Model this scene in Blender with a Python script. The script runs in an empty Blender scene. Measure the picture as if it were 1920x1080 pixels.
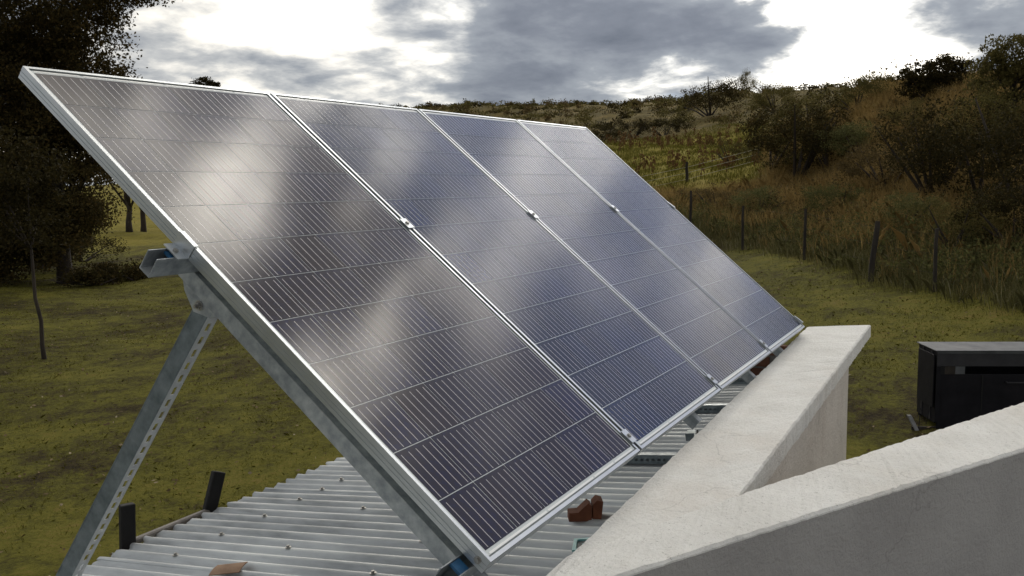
import bpy, math, random
import numpy as np
from mathutils import Matrix, Vector

R_ = math.radians
scene = bpy.context.scene
COL = scene.collection
random.seed(7)

# ------------------------------------------------------------------ camera
RW = np.array([[0.4711814839883197, -0.8819531898431606, -0.01210702573049216],
               [-0.1029719044748249, -0.041369777219149195, -0.9938235901917731],
               [0.8760050205537594, 0.46951795754615383, -0.11030907263818193]])
CAM = np.array([-1.67032435, -0.95764638, 0.83173684])
FPX = 1675.04                      # focal length in pixels of a 1920 wide picture
cd = bpy.data.cameras.new('camera')
cam = bpy.data.objects.new('camera', cd)
COL.objects.link(cam)
cd.sensor_width = 36.0
cd.lens = 36.0 * FPX / 1920.0
cd.clip_start = 0.05
cd.clip_end = 6000
m = Matrix.Identity(4)
for i in range(3):
    m[i][0], m[i][1], m[i][2], m[i][3] = RW[0][i], -RW[1][i], -RW[2][i], CAM[i]
cam.matrix_world = m
scene.camera = cam
FWD_AZ = math.atan2(RW[2][1], RW[2][0])


def az_of(px):                     # world azimuth of a picture column (at the horizon)
    return FWD_AZ - math.atan((px - 960) / FPX)


def ray(px, py):
    d = RW.T @ np.array([(px - 960) / FPX, (py - 540) / FPX, 1.0])
    return d / np.linalg.norm(d)


# ------------------------------------------------------------------ sky
SUN_AZ, SUN_EL = R_(12), R_(35)
world = bpy.data.worlds.new('World')
scene.world = world
world.use_nodes = True
nt = world.node_tree
nt.nodes.clear()


def nd(tree, typ, props=None, **inp):
    n = tree.nodes.new(typ)
    for k, v in (props or {}).items():
        setattr(n, k, v)
    for k, v in inp.items():
        key = int(k[1:]) if k[0] == 'i' and k[1:].isdigit() else k.replace('_', ' ')
        s = n.inputs[key]
        if isinstance(v, bpy.types.NodeSocket):
            tree.links.new(v, s)
        elif isinstance(v, bpy.types.Node):
            tree.links.new(v.outputs[0], s)
        else:
            s.default_value = v
    return n


def mth(tree, op, a, b=0.0, c=None, clamp=False):
    n = tree.nodes.new('ShaderNodeMath')
    n.operation = op
    n.use_clamp = clamp
    for i, v in enumerate((a, b, c)):
        if v is None:
            continue
        if isinstance(v, (bpy.types.NodeSocket, bpy.types.Node)):
            tree.links.new(v.outputs[0] if isinstance(v, bpy.types.Node) else v, n.inputs[i])
        else:
            n.inputs[i].default_value = v
    return n.outputs[0]


def ramp(tree, fac, stops, interp='LINEAR'):
    n = tree.nodes.new('ShaderNodeValToRGB')
    n.color_ramp.interpolation = interp
    el = n.color_ramp.elements
    while len(el) < len(stops):
        el.new(0.5)
    for e, (p, c) in zip(el, stops):
        e.position = p
        e.color = (c[0], c[1], c[2], 1.0)
    tree.links.new(fac, n.inputs[0])
    return n.outputs[0]


tc = nt.nodes.new('ShaderNodeTexCoord')
sep = nd(nt, 'ShaderNodeSeparateXYZ', None, i0=tc.outputs['Generated'])
dx, dy, dz = sep.outputs
dzc = mth(nt, 'ADD', mth(nt, 'MAXIMUM', dz, 0.0), 0.21)
plane = nd(nt, 'ShaderNodeCombineXYZ', None, i0=mth(nt, 'DIVIDE', dx, dzc), i1=mth(nt, 'DIVIDE', dy, dzc), i2=0.0)
big = nd(nt, 'ShaderNodeTexNoise', {'noise_dimensions': '3D'}, Vector=nd(nt, 'ShaderNodeVectorMath', {'operation': 'ADD'}, i0=plane.outputs[0], i1=(33.0, 17.0, 2.0)).outputs[0],
         Scale=0.95, Detail=10.0, Roughness=0.55, Distortion=0.12)
fine = nd(nt, 'ShaderNodeTexNoise', {'noise_dimensions': '3D'}, Vector=nd(nt, 'ShaderNodeVectorMath', {'operation': 'ADD'}, i0=plane.outputs[0], i1=(11.3, 2.1, 4.0)).outputs[0],
          Scale=3.6, Detail=9.0, Roughness=0.56, Distortion=0.15)
az = mth(nt, 'ARCTAN2', dy, dx)
el = mth(nt, 'ARCSINE', dz)


def puff(px, py, wx, wy, amt):     # a cloud bank (amt > 0) or a bright break (amt < 0) standing in one part of the sky
    d = ray(px, py)
    a0, e0 = math.atan2(d[1], d[0]), math.asin(d[2])
    u = mth(nt, 'DIVIDE', mth(nt, 'SUBTRACT', az, a0), wx / FPX)
    v = mth(nt, 'DIVIDE', mth(nt, 'SUBTRACT', el, e0), wy / FPX)
    r2 = mth(nt, 'ADD', mth(nt, 'MULTIPLY', u, u), mth(nt, 'MULTIPLY', v, v))
    return mth(nt, 'MULTIPLY', mth(nt, 'POWER', 2.718, mth(nt, 'MULTIPLY', r2, -1.0)), amt)


t = mth(nt, 'ADD', mth(nt, 'MULTIPLY', big.outputs[0], 0.60), mth(nt, 'MULTIPLY', fine.outputs[0], 0.42))
t = mth(nt, 'MULTIPLY_ADD', mth(nt, 'SUBTRACT', t, 0.51), 1.7, 0.55)
for args in ((1230, 50, 300, 90, 0.19), (980, -10, 220, 60, 0.16), (1450, 90, 110, 60, 0.10), (1890, 20, 110, 70, 0.12), (300, 100, 90, 50, 0.10),
             (1610, 110, 110, 80, -0.15), (540, 40, 240, 80, -0.20), (1150, 165, 100, 26, -0.12), (660, 150, 220, 28, 0.10), (800, 120, 130, 40, -0.10)):
    t = mth(nt, 'ADD', t, puff(*args))
cloud = ramp(nt, t, [(0.38, (2.75, 2.6, 2.3)), (0.47, (1.85, 1.78, 1.62)), (0.54, (1.08, 1.09, 1.07)), (0.63, (0.60, 0.64, 0.69)), (0.76, (0.40, 0.43, 0.49)), (1.0, (0.21, 0.235, 0.28))])
sky = nd(nt, 'ShaderNodeTexSky', {'sky_type': 'NISHITA', 'sun_disc': False, 'sun_elevation': SUN_EL, 'sun_rotation': math.pi / 2 - SUN_AZ, 'dust_density': 0.6, 'ozone_density': 2.5})
# clouds shine more towards the hidden sun, as thin cloud does
sdot = nd(nt, 'ShaderNodeVectorMath', {'operation': 'DOT_PRODUCT'}, i0=tc.outputs['Generated'],
          i1=(math.cos(SUN_EL) * math.cos(SUN_AZ), math.cos(SUN_EL) * math.sin(SUN_AZ), math.sin(SUN_EL))).outputs['Value']
sd0 = mth(nt, 'MAXIMUM', sdot, 0.0)
glow = mth(nt, 'MULTIPLY_ADD', mth(nt, 'POWER', sd0, 6.0), 0.20, 0.52)
thin = nd(nt, 'ShaderNodeMapRange', {'interpolation_type': 'SMOOTHSTEP'}, Value=t, i1=0.42, i2=0.62, i3=1.0, i4=0.0).outputs[0]
halo = mth(nt, 'MULTIPLY', mth(nt, 'MULTIPLY', mth(nt, 'POWER', sd0, 30.0), 480.0), thin)
c10 = nd(nt, 'ShaderNodeVectorMath', {'operation': 'SCALE'}, i0=cloud, Scale=mth(nt, 'MULTIPLY', glow, 10.0))
hal = nd(nt, 'ShaderNodeVectorMath', {'operation': 'SCALE'}, i0=(1.0, 0.94, 0.82), Scale=halo)
lit = nd(nt, 'ShaderNodeVectorMath', {'operation': 'ADD'}, i0=c10.outputs[0], i1=hal.outputs[0])
gapn = nd(nt, 'ShaderNodeTexNoise', {'noise_dimensions': '3D'}, Vector=nd(nt, 'ShaderNodeVectorMath', {'operation': 'ADD'}, i0=plane.outputs[0], i1=(2.0, 12.0, 5.0)).outputs[0],
          Scale=0.8, Detail=6.0, Roughness=0.5, Distortion=0.1)
cover = nd(nt, 'ShaderNodeMapRange', {'interpolation_type': 'SMOOTHSTEP'}, Value=mth(nt, 'ADD', gapn.outputs[0], mth(nt, 'ADD', puff(1150, 20, 420, 110, -0.16), puff(900, 120, 520, 90, -0.2))), i1=0.52, i2=0.64, i3=0.96, i4=0.12).outputs[0]
mixs = nd(nt, 'ShaderNodeMixRGB', None, Fac=cover, Color1=nd(nt, 'ShaderNodeVectorMath', {'operation': 'MULTIPLY'}, i0=sky.outputs[0], i1=(0.34, 0.50, 0.80)).outputs[0], Color2=lit.outputs[0])
bg = nd(nt, 'ShaderNodeBackground', None, Color=mixs.outputs[0], Strength=0.1)
nd(nt, 'ShaderNodeOutputWorld', None, Surface=bg.outputs[0])

# ------------------------------------------------------------------ sun behind the clouds
sl = bpy.data.lights.new('sun', 'SUN')
sl.energy = 0.55
sl.angle = R_(90)
sl.color = (1.0, 0.84, 0.62)
sun = bpy.data.objects.new('sun', sl)
COL.objects.link(sun)
sd = Vector((math.cos(SUN_EL) * math.cos(SUN_AZ), math.cos(SUN_EL) * math.sin(SUN_AZ), math.sin(SUN_EL)))
sun.rotation_euler = sd.to_track_quat('Z', 'Y').to_euler()
sun.location = (20, 0, 30)

scene.view_settings.view_transform = 'Standard'
scene.view_settings.look = 'None'
scene.view_settings.gamma = 1.0
scene.view_settings.exposure = 0.0
scene.view_settings.use_curve_mapping = False
scene.cycles.max_bounces = 6
scene.cycles.transparent_max_bounces = 6


# ------------------------------------------------------------------ materials
def new_mat(name):
    mt = bpy.data.materials.new(name)
    mt.use_nodes = True
    tr = mt.node_tree
    tr.nodes.clear()
    p = tr.nodes.new('ShaderNodeBsdfPrincipled')
    o = tr.nodes.new('ShaderNodeOutputMaterial')
    tr.links.new(p.outputs[0], o.inputs[0])
    return mt, tr, p


def noise(tr, scale, detail=4.0, rough=0.55, coord='Object', stretch=None, off=(0, 0, 0)):
    tcn = tr.nodes.new('ShaderNodeTexCoord')
    mp = tr.nodes.new('ShaderNodeMapping')
    mp.inputs['Location'].default_value = off
    if stretch:
        mp.inputs['Scale'].default_value = stretch
    tr.links.new(tcn.outputs[coord], mp.inputs[0])
    return nd(tr, 'ShaderNodeTexNoise', None, Vector=mp.outputs[0], Scale=scale, Detail=detail, Roughness=rough).outputs[0]


def bump(tr, p, h, strength, dist):
    b = nd(tr, 'ShaderNodeBump', None, Strength=strength, Distance=dist, Height=h)
    tr.links.new(b.outputs[0], p.inputs['Normal'])


def mottled(name, stops, scale, rough=0.8, metallic=0.0, bmp=None, detail=6.0, stretch=None, rough_var=None):
    mt, tr, p = new_mat(name)
    n = noise(tr, scale, detail, 0.6, stretch=stretch)
    tr.links.new(ramp(tr, n, stops), p.inputs['Base Color'])
    p.inputs['Roughness'].default_value = rough
    p.inputs['Metallic'].default_value = metallic
    if rough_var:
        tr.links.new(mth(tr, 'MULTIPLY_ADD', noise(tr, scale * 2.3, 5), rough_var, rough - rough_var / 2), p.inputs['Roughness'])
    if bmp:
        bump(tr, p, noise(tr, bmp[0], 8, 0.65), bmp[1], bmp[2])
    return mt


M = {}
M['alu'] = mottled('anodised aluminium', [(0.3, (0.44, 0.47, 0.49)), (0.7, (0.55, 0.58, 0.60))], 9, 0.36, 0.92, stretch=(1, 0.1, 1), rough_var=0.15)
M['galv'] = mottled('galvanised steel', [(0.32, (0.24, 0.27, 0.29)), (0.5, (0.36, 0.39, 0.41)), (0.7, (0.50, 0.53, 0.54))], 26, 0.5, 0.75, bmp=(60, 0.15, 0.002), rough_var=0.3)
M['galv_dark'] = mottled('dark galvanised steel', [(0.3, (0.12, 0.15, 0.165)), (0.7, (0.25, 0.29, 0.31))], 22, 0.5, 0.6, rough_var=0.3)  # leg web shade put into the colour; also serves the dark offcut
M['galv_lit'] = mottled('galvanised steel with sky light in its colour', [(0.3, (0.48, 0.50, 0.51)), (0.7, (0.64, 0.66, 0.67))], 20, 0.5, 0.35, rough_var=0.2)  # sky light on the legs' slotted faces put into the colour
M['bolt'] = mottled('zinc bolt', [(0.3, (0.25, 0.24, 0.22)), (0.7, (0.5, 0.5, 0.48))], 60, 0.4, 0.9)
M['blue'] = mottled('blue plastic', [(0.3, (0.012, 0.07, 0.16)), (0.7, (0.02, 0.11, 0.24))], 40, 0.4)
M['cyan'] = mottled('turquoise plastic', [(0.3, (0.16, 0.42, 0.44)), (0.7, (0.28, 0.55, 0.55))], 40, 0.45)
M['dark_inset'] = mottled('dark gap shade and plastic', [(0.3, (0.07, 0.085, 0.09)), (0.7, (0.11, 0.13, 0.13))], 40, 0.6)  # dark tone for the frame's shadow gap, and for a plastic panel
M['black'] = mottled('worn black paint', [(0.3, (0.003, 0.003, 0.003)), (0.62, (0.007, 0.006, 0.006)), (0.80, (0.03, 0.02, 0.015))], 18, 0.75, 0.0, bmp=(40, 0.3, 0.003))
M['pipe'] = mottled('grey weathered pipe', [(0.3, (0.14, 0.12, 0.11)), (0.7, (0.26, 0.24, 0.22))], 15, 0.6)
M['tile'] = mottled('red brown fired clay', [(0.3, (0.10, 0.032, 0.014)), (0.7, (0.19, 0.065, 0.03))], 25, 0.9, bmp=(80, 0.4, 0.004))
M['card'] = mottled('brown board', [(0.3, (0.22, 0.13, 0.08)), (0.7, (0.34, 0.22, 0.14))], 20, 0.9)
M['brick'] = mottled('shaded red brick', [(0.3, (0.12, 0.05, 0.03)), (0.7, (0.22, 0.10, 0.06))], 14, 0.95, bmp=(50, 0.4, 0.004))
M['mortar'] = mottled('grey mortar', [(0.3, (0.18, 0.17, 0.16)), (0.7, (0.30, 0.29, 0.27))], 30, 0.95)
M['bark'] = mottled('dark bark', [(0.3, (0.020, 0.015, 0.011)), (0.7, (0.055, 0.042, 0.032))], 5, 0.95, bmp=(12, 0.6, 0.03), stretch=(1, 1, 0.25))
M['post'] = mottled('weathered wood', [(0.3, (0.015, 0.012, 0.009)), (0.7, (0.045, 0.036, 0.028))], 9, 0.95, bmp=(20, 0.5, 0.01), stretch=(1, 1, 0.2))
M['wire'] = mottled('fence wire', [(0.3, (0.22, 0.21, 0.15)), (0.7, (0.4, 0.38, 0.28))], 6, 0.6, 0.0)
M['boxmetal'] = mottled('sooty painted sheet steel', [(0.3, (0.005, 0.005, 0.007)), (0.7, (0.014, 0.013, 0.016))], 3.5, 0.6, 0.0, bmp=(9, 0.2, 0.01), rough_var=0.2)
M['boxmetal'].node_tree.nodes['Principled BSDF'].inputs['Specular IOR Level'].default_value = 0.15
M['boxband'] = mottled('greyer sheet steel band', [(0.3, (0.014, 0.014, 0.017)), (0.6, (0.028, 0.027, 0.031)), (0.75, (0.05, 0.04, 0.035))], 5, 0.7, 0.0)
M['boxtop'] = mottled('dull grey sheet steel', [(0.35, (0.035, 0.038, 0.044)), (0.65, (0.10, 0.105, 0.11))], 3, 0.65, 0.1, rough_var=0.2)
M['soot'] = mottled('black soot', [(0.3, (0.003, 0.003, 0.003)), (0.7, (0.009, 0.009, 0.009))], 8, 0.9)
M['greysteel'] = mottled('grey steel leg', [(0.3, (0.11, 0.11, 0.11)), (0.7, (0.25, 0.25, 0.25))], 8, 0.6, 0.2)

# laminated solar glass: white backing, and silicon cells, both under the same glossy front
def laminate(name, vary, stops=None):
    mt, tr, p = new_mat(name)
    if vary:
        oi = tr.nodes.new('ShaderNodeObjectInfo')
        crystal = nd(tr, 'ShaderNodeTexVoronoi', None, Vector=tr.nodes.new('ShaderNodeTexCoord').outputs['Object'], Scale=90.0)
        f = mth(tr, 'ADD', mth(tr, 'MULTIPLY', oi.outputs['Random'], 0.6), mth(tr, 'MULTIPLY', nd(tr, 'ShaderNodeSeparateXYZ', None, i0=crystal.outputs['Color']).outputs[0], 0.4))
        tr.links.new(ramp(tr, f, stops), p.inputs['Base Color'])
        p.inputs['Roughness'].default_value = 0.5
    else:
        p.inputs['Base Color'].default_value = (0.62, 0.66, 0.66, 1)
        p.inputs['Roughness'].default_value = 0.6
    p.inputs['Specular IOR Level'].default_value = 0.0
    p.inputs['Coat Weight'].default_value = 0.62      # anti-reflection treated solar glass
    p.inputs['Coat IOR'].default_value = 1.5
    n = noise(tr, 2.2, 5, 0.6)
    tr.links.new(mth(tr, 'MULTIPLY_ADD', n, 0.10, 0.07), p.inputs['Coat Roughness'])
    return mt


M['cell'] = laminate('violet brown polycrystalline silicon under glass', True, [(0.0, (0.018, 0.012, 0.017)), (0.5, (0.014, 0.012, 0.026)), (1.0, (0.008, 0.011, 0.055))])  # violet tint of the reflection put into the cell colour
M['cell_sky_tint'] = laminate('blue polycrystalline silicon under glass', True, [(0.0, (0.010, 0.014, 0.034)), (0.5, (0.007, 0.018, 0.056)), (1.0, (0.005, 0.018, 0.085))])  # blue of the reflected sky put into the cell colour
M['sheet'] = laminate('white backing under glass', False)
mt, tr, p = new_mat('silver busbar ribbon')
p.inputs['Base Color'].default_value = (0.60, 0.58, 0.59, 1)
p.inputs['Specular IOR Level'].default_value = 0.0
p.inputs['Roughness'].default_value = 0.45
p.inputs['Coat Weight'].default_value = 1.0
p.inputs['Coat Roughness'].default_value = 0.2
M['ribbon'] = mt
mt, tr, p = new_mat('bright interconnect ribbon')
p.inputs['Base Color'].default_value = (0.85, 0.86, 0.83, 1)
p.inputs['Roughness'].default_value = 0.4
p.inputs['Coat Weight'].default_value = 1.0
p.inputs['Coat Roughness'].default_value = 0.15
M['strip'] = mt

# corrugated iron
mt, tr, p = new_mat('weathered galvanised roof sheet')
n1 = noise(tr, 2.3, 8, 0.62, stretch=(1.0, 0.35, 1.0))
n2 = noise(tr, 14, 6, 0.65, stretch=(2.2, 0.25, 1.0))
col = ramp(tr, mth(tr, 'ADD', mth(tr, 'MULTIPLY', n1, 0.6), mth(tr, 'MULTIPLY', n2, 0.4)), [(0.36, (0.29, 0.305, 0.31)), (0.47, (0.48, 0.50, 0.51)), (0.60, (0.66, 0.685, 0.69))])
tr.links.new(col, p.inputs['Base Color'])
p.inputs['Metallic'].default_value = 0.6
tr.links.new(mth(tr, 'MULTIPLY_ADD', n2, 0.3, 0.42), p.inputs['Roughness'])
bump(tr, p, noise(tr, 30, 5, 0.6), 0.15, 0.003)
M['roof'] = mt


def plaster(name, base, dark, stain, pits):
    mt, tr, p = new_mat(name)
    n1 = noise(tr, 3.0, 8, 0.65)
    n2 = noise(tr, 1.6, 4, 0.6, off=(5, 2, 1))
    c1 = ramp(tr, n1, [(0.33, dark), (0.58, base)])
    mx = nd(tr, 'ShaderNodeMixRGB', None, Fac=ramp(tr, n2, [(0.52, (0, 0, 0)), (0.78, (0.30, 0.30, 0.30))]), Color1=c1, Color2=(*stain, 1))
    sp = noise(tr, 95, 4, 0.75, off=(1, 7, 3))
    spk = nd(tr, 'ShaderNodeMixRGB', None, Fac=ramp(tr, sp, [(pits, (0, 0, 0)), (pits + 0.06, (0.55, 0.55, 0.55))]), Color1=mx.outputs[0], Color2=(0.16, 0.15, 0.13, 1))
    tco = tr.nodes.new('ShaderNodeTexCoord')
    warp = nd(tr, 'ShaderNodeTexNoise', None, Vector=tco.outputs['Object'], Scale=6.0, Detail=5.0)
    wv_ = nd(tr, 'ShaderNodeVectorMath', {'operation': 'MULTIPLY_ADD'}, i0=warp.outputs[1], i1=(0.25, 0.25, 0.25), i2=tco.outputs['Object'])
    vor = nd(tr, 'ShaderNodeTexVoronoi', {'feature': 'DISTANCE_TO_EDGE'}, Vector=wv_.outputs[0], Scale=1.7)
    crk = mth(tr, 'MULTIPLY', ramp(tr, vor.outputs[0], [(0.0, (1, 1, 1)), (0.006, (0, 0, 0))]), ramp(tr, n2, [(0.50, (0, 0, 0)), (0.62, (0.28, 0.28, 0.28))]))
    ck = nd(tr, 'ShaderNodeMixRGB', None, Fac=crk, Color1=spk.outputs[0], Color2=(0.10, 0.095, 0.085, 1))
    tr.links.new(ck.outputs[0], p.inputs['Base Color'])
    p.inputs['Roughness'].default_value = 0.92
    h = mth(tr, 'ADD', mth(tr, 'MULTIPLY', noise(tr, 60, 8, 0.7), 0.7), mth(tr, 'MULTIPLY', noise(tr, 9, 5, 0.6), 0.8))
    bump(tr, p, h, 0.8, 0.02)
    return mt


M['plaster'] = plaster('whitewashed plaster', (0.82, 0.815, 0.785), (0.71, 0.70, 0.665), (0.60, 0.48, 0.37), 0.63)
M['plaster_rough'] = plaster('rough whitewashed plaster', (0.82, 0.815, 0.785), (0.71, 0.70, 0.665), (0.64, 0.55, 0.44), 0.605)
M['plaster_warm'] = plaster('wall plaster with warm bounce tint', (0.72, 0.67, 0.61), (0.62, 0.575, 0.52), (0.44, 0.36, 0.29), 0.72)  # warm bounced light on the parapet side put into the colour
M['plaster_shaded'] = plaster('plaster with side shade in the grey', (0.39, 0.382, 0.37), (0.34, 0.332, 0.322), (0.36, 0.346, 0.33), 0.66)  # shade on the forking parapet's side put into the grey
M['slab'] = plaster('terrace screed', (0.34, 0.33, 0.32), (0.26, 0.25, 0.24), (0.3, 0.28, 0.25), 0.70)


def foliage(name, stops, trans=0.25, rough=0.6):
    trans = min(0.45, trans * 1.4)
    mt, tr, p = new_mat(name)
    g = tr.nodes.new('ShaderNodeNewGeometry')
    oi = tr.nodes.new('ShaderNodeObjectInfo')
    f = mth(tr, 'ADD', mth(tr, 'MULTIPLY', g.outputs['Random Per Island'], 0.75), mth(tr, 'MULTIPLY', oi.outputs['Random'], 0.25))
    c = ramp(tr, f, stops)
    tr.links.new(c, p.inputs['Base Color'])
    p.inputs['Roughness'].default_value = 0.85
    p.inputs['Specular IOR Level'].default_value = 0.08
    tb = nd(tr, 'ShaderNodeBsdfTranslucent', None, Color=c)
    mx = nd(tr, 'ShaderNodeMixShader', None, Fac=trans, i1=p.outputs[0], i2=tb.outputs[0])
    out = [n for n in tr.nodes if n.type == 'OUTPUT_MATERIAL'][0]
    tr.links.new(mx.outputs[0], out.inputs[0])
    return mt


M['leaf_dark'] = foliage('dark tree leaves', [(0, (0.018, 0.015, 0.006)), (0.5, (0.034, 0.029, 0.010)), (0.85, (0.062, 0.045, 0.015)), (1, (0.10, 0.068, 0.022))], 0.2)
M['leaf_tree'] = foliage('brown green tree leaves', [(0, (0.024, 0.020, 0.008)), (0.5, (0.046, 0.038, 0.014)), (0.85, (0.085, 0.060, 0.021)), (1, (0.13, 0.088, 0.03))], 0.3)
M['leaf_olive'] = foliage('olive scrub leaves', [(0, (0.050, 0.044, 0.015)), (0.5, (0.10, 0.088, 0.028)), (1, (0.17, 0.14, 0.05))], 0.25)
M['leaf_green'] = foliage('green weed leaves', [(0, (0.045, 0.050, 0.018)), (0.6, (0.095, 0.098, 0.034)), (1, (0.20, 0.19, 0.08))], 0.3)
M['leaf_brown'] = foliage('brown scrub leaves', [(0, (0.050, 0.037, 0.016)), (0.5, (0.10, 0.073, 0.030)), (1, (0.17, 0.125, 0.055))], 0.25)
M['grass_dry'] = foliage('dry orange grass', [(0, (0.13, 0.090, 0.032)), (0.5, (0.28, 0.19, 0.068)), (0.85, (0.38, 0.27, 0.11)), (1, (0.55, 0.44, 0.24))], 0.3)
M['grass_green'] = foliage('tall weedy grass', [(0, (0.050, 0.048, 0.018)), (0.55, (0.10, 0.095, 0.036)), (0.85, (0.17, 0.155, 0.07)), (1, (0.46, 0.44, 0.32))], 0.3)
M['lawn_tuft'] = foliage('short lawn grass', [(0, (0.070, 0.064, 0.013)), (0.6, (0.125, 0.12, 0.021)), (1, (0.21, 0.185, 0.05))], 0.3)
M['stalk'] = foliage('dry stalks', [(0, (0.08, 0.045, 0.018)), (0.6, (0.15, 0.085, 0.036)), (1, (0.24, 0.15, 0.07))], 0.2)
M['litter'] = foliage('fallen leaves', [(0, (0.09, 0.06, 0.03)), (0.7, (0.2, 0.15, 0.09)), (1, (0.42, 0.38, 0.28))], 0.0)

# ground: lawn, bare patches, dry hill grass and the stubble field, by the land's own zones
mt, tr, p = new_mat('ground')
at = tr.nodes.new('ShaderNodeAttribute')
at.attribute_name = 'zone'
zs = nd(tr, 'ShaderNodeSeparateXYZ', None, i0=at.outputs['Vector'])
n1 = noise(tr, 0.34, 9, 0.62)
n2 = noise(tr, 2.6, 8, 0.68, off=(4, 1, 0))
n3 = noise(tr, 15.0, 6, 0.72, off=(2, 9, 0))
mixn = mth(tr, 'ADD', mth(tr, 'MULTIPLY', n1, 0.42), mth(tr, 'ADD', mth(tr, 'MULTIPLY', n2, 0.30), mth(tr, 'MULTIPLY', n3, 0.28)))
lawn = ramp(tr, mixn, [(0.40, (0.022, 0.016, 0.009)), (0.455, (0.052, 0.041, 0.015)), (0.50, (0.088, 0.084, 0.016)), (0.56, (0.138, 0.128, 0.021)), (0.63, (0.175, 0.135, 0.038))])
hillc = ramp(tr, mixn, [(0.38, (0.055, 0.046, 0.018)), (0.5, (0.12, 0.095, 0.032)), (0.62, (0.21, 0.15, 0.055))])
fieldc = ramp(tr, mixn, [(0.38, (0.14, 0.115, 0.022)), (0.5, (0.22, 0.19, 0.032)), (0.62, (0.28, 0.21, 0.055))])
m1 = nd(tr, 'ShaderNodeMixRGB', None, Fac=zs.outputs[0], Color1=lawn, Color2=hillc)
m2 = nd(tr, 'ShaderNodeMixRGB', None, Fac=zs.outputs[1], Color1=m1.outputs[0], Color2=fieldc)
tr.links.new(m2.outputs[0], p.inputs['Base Color'])
p.inputs['Roughness'].default_value = 1.0
p.inputs['Specular IOR Level'].default_value = 0.1
bump(tr, p, mth(tr, 'ADD', mth(tr, 'MULTIPLY', n2, 0.6), mth(tr, 'MULTIPLY', n3, 0.5)), 0.9, 0.12)
M['ground'] = mt


# ------------------------------------------------------------------ mesh helpers
def link(o, parent=None):
    COL.objects.link(o)
    if parent:
        o.parent = parent
    return o


def mesh(name, v, f, mats, midx=None, smooth=False):
    me = bpy.data.meshes.new(name)
    me.from_pydata([tuple(map(float, q)) for q in v], [], [tuple(q) for q in f])
    for mm in (mats if isinstance(mats, (list, tuple)) else [mats]):
        me.materials.append(M[mm] if isinstance(mm, str) else mm)
    if midx is not None:
        me.polygons.foreach_set('material_index', midx)
    if smooth:
        me.polygons.foreach_set('use_smooth', [True] * len(me.polygons))
    me.update()
    return me


def fast_mesh(name, v, faces, mat, smooth=False):          # faces: (n, k) array, all of one size
    me = bpy.data.meshes.new(name)
    n, k = faces.shape
    me.vertices.add(len(v))
    me.vertices.foreach_set('co', np.asarray(v, np.float32).ravel())
    me.loops.add(n * k)
    me.loops.foreach_set('vertex_index', faces.astype(np.int32).ravel())
    me.polygons.add(n)
    me.polygons.foreach_set('loop_start', np.arange(0, n * k, k, dtype=np.int32))
    me.polygons.foreach_set('loop_total', np.full(n, k, np.int32))
    if smooth:
        me.polygons.foreach_set('use_smooth', np.ones(n, bool))
    me.materials.append(M[mat])
    me.update(calc_edges=True)
    return me


def ob(name, me, parent=None, loc=None):
    o = bpy.data.objects.new(name, me)
    if loc is not None:
        o.location = loc
    return link(o, parent)


def tag(o, label=None, cat=None, group=None, kind=None):
    for k, v in (('label', label), ('category', cat), ('group', group), ('kind', kind)):
        if v:
            o[k] = v
    return o


def thing(name, loc, label, cat, group=None, rot=None):
    o = bpy.data.objects.new(name, None)
    o.empty_display_size = 0.2
    o.location = loc
    if rot:
        o.rotation_euler = rot
    COL.objects.link(o)
    return tag(o, label, cat, group)


def box(x0, x1, y0, y1, z0, z1):
    v = [(x, y, z) for z in (z0, z1) for y in (y0, y1) for x in (x0, x1)]
    return v, [(0, 2, 3, 1), (4, 5, 7, 6), (0, 1, 5, 4), (2, 6, 7, 3), (0, 4, 6, 2), (1, 3, 7, 5)]


def join(parts):
    v, f = [], []
    for pv, pf in parts:
        o = len(v)
        v += list(pv)
        f += [tuple(i + o for i in q) for q in pf]
    return v, f


def extrude(prof, p0, p1, ax, ay):         # closed profile (list of 2-d points) swept from p0 to p1
    p0, p1, ax, ay = map(np.asarray, (p0, p1, ax, ay))
    n = len(prof)
    v = [p0 + a * ax + b * ay for a, b in prof] + [p1 + a * ax + b * ay for a, b in prof]
    f = [(i, (i + 1) % n, n + (i + 1) % n, n + i) for i in range(n)]
    f += [tuple(reversed(range(n))), tuple(range(n, 2 * n))]
    return v, f


def bevel(o, w=0.002, seg=2, angle=40):
    b = o.modifiers.new('bevel', 'BEVEL')
    b.width = w
    b.segments = seg
    b.limit_method = 'ANGLE'
    b.angle_limit = R_(angle)
    return o


def cyl(c, axis, r, h, n=10, r2=None):
    c, axis = np.asarray(c, float), np.asarray(axis, float)
    axis = axis / np.linalg.norm(axis)
    a = np.cross(axis, [0.3, 0.5, 0.81])
    a /= np.linalg.norm(a)
    b = np.cross(axis, a)
    r2 = r if r2 is None else r2
    v = [c + rr * (math.cos(2 * math.pi * i / n) * a + math.sin(2 * math.pi * i / n) * b) + hh * axis for hh, rr in ((0, r), (h, r2)) for i in range(n)]
    f = [(i, (i + 1) % n, n + (i + 1) % n, n + i) for i in range(n)] + [tuple(reversed(range(n))), tuple(range(n, 2 * n))]
    return v, f


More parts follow.
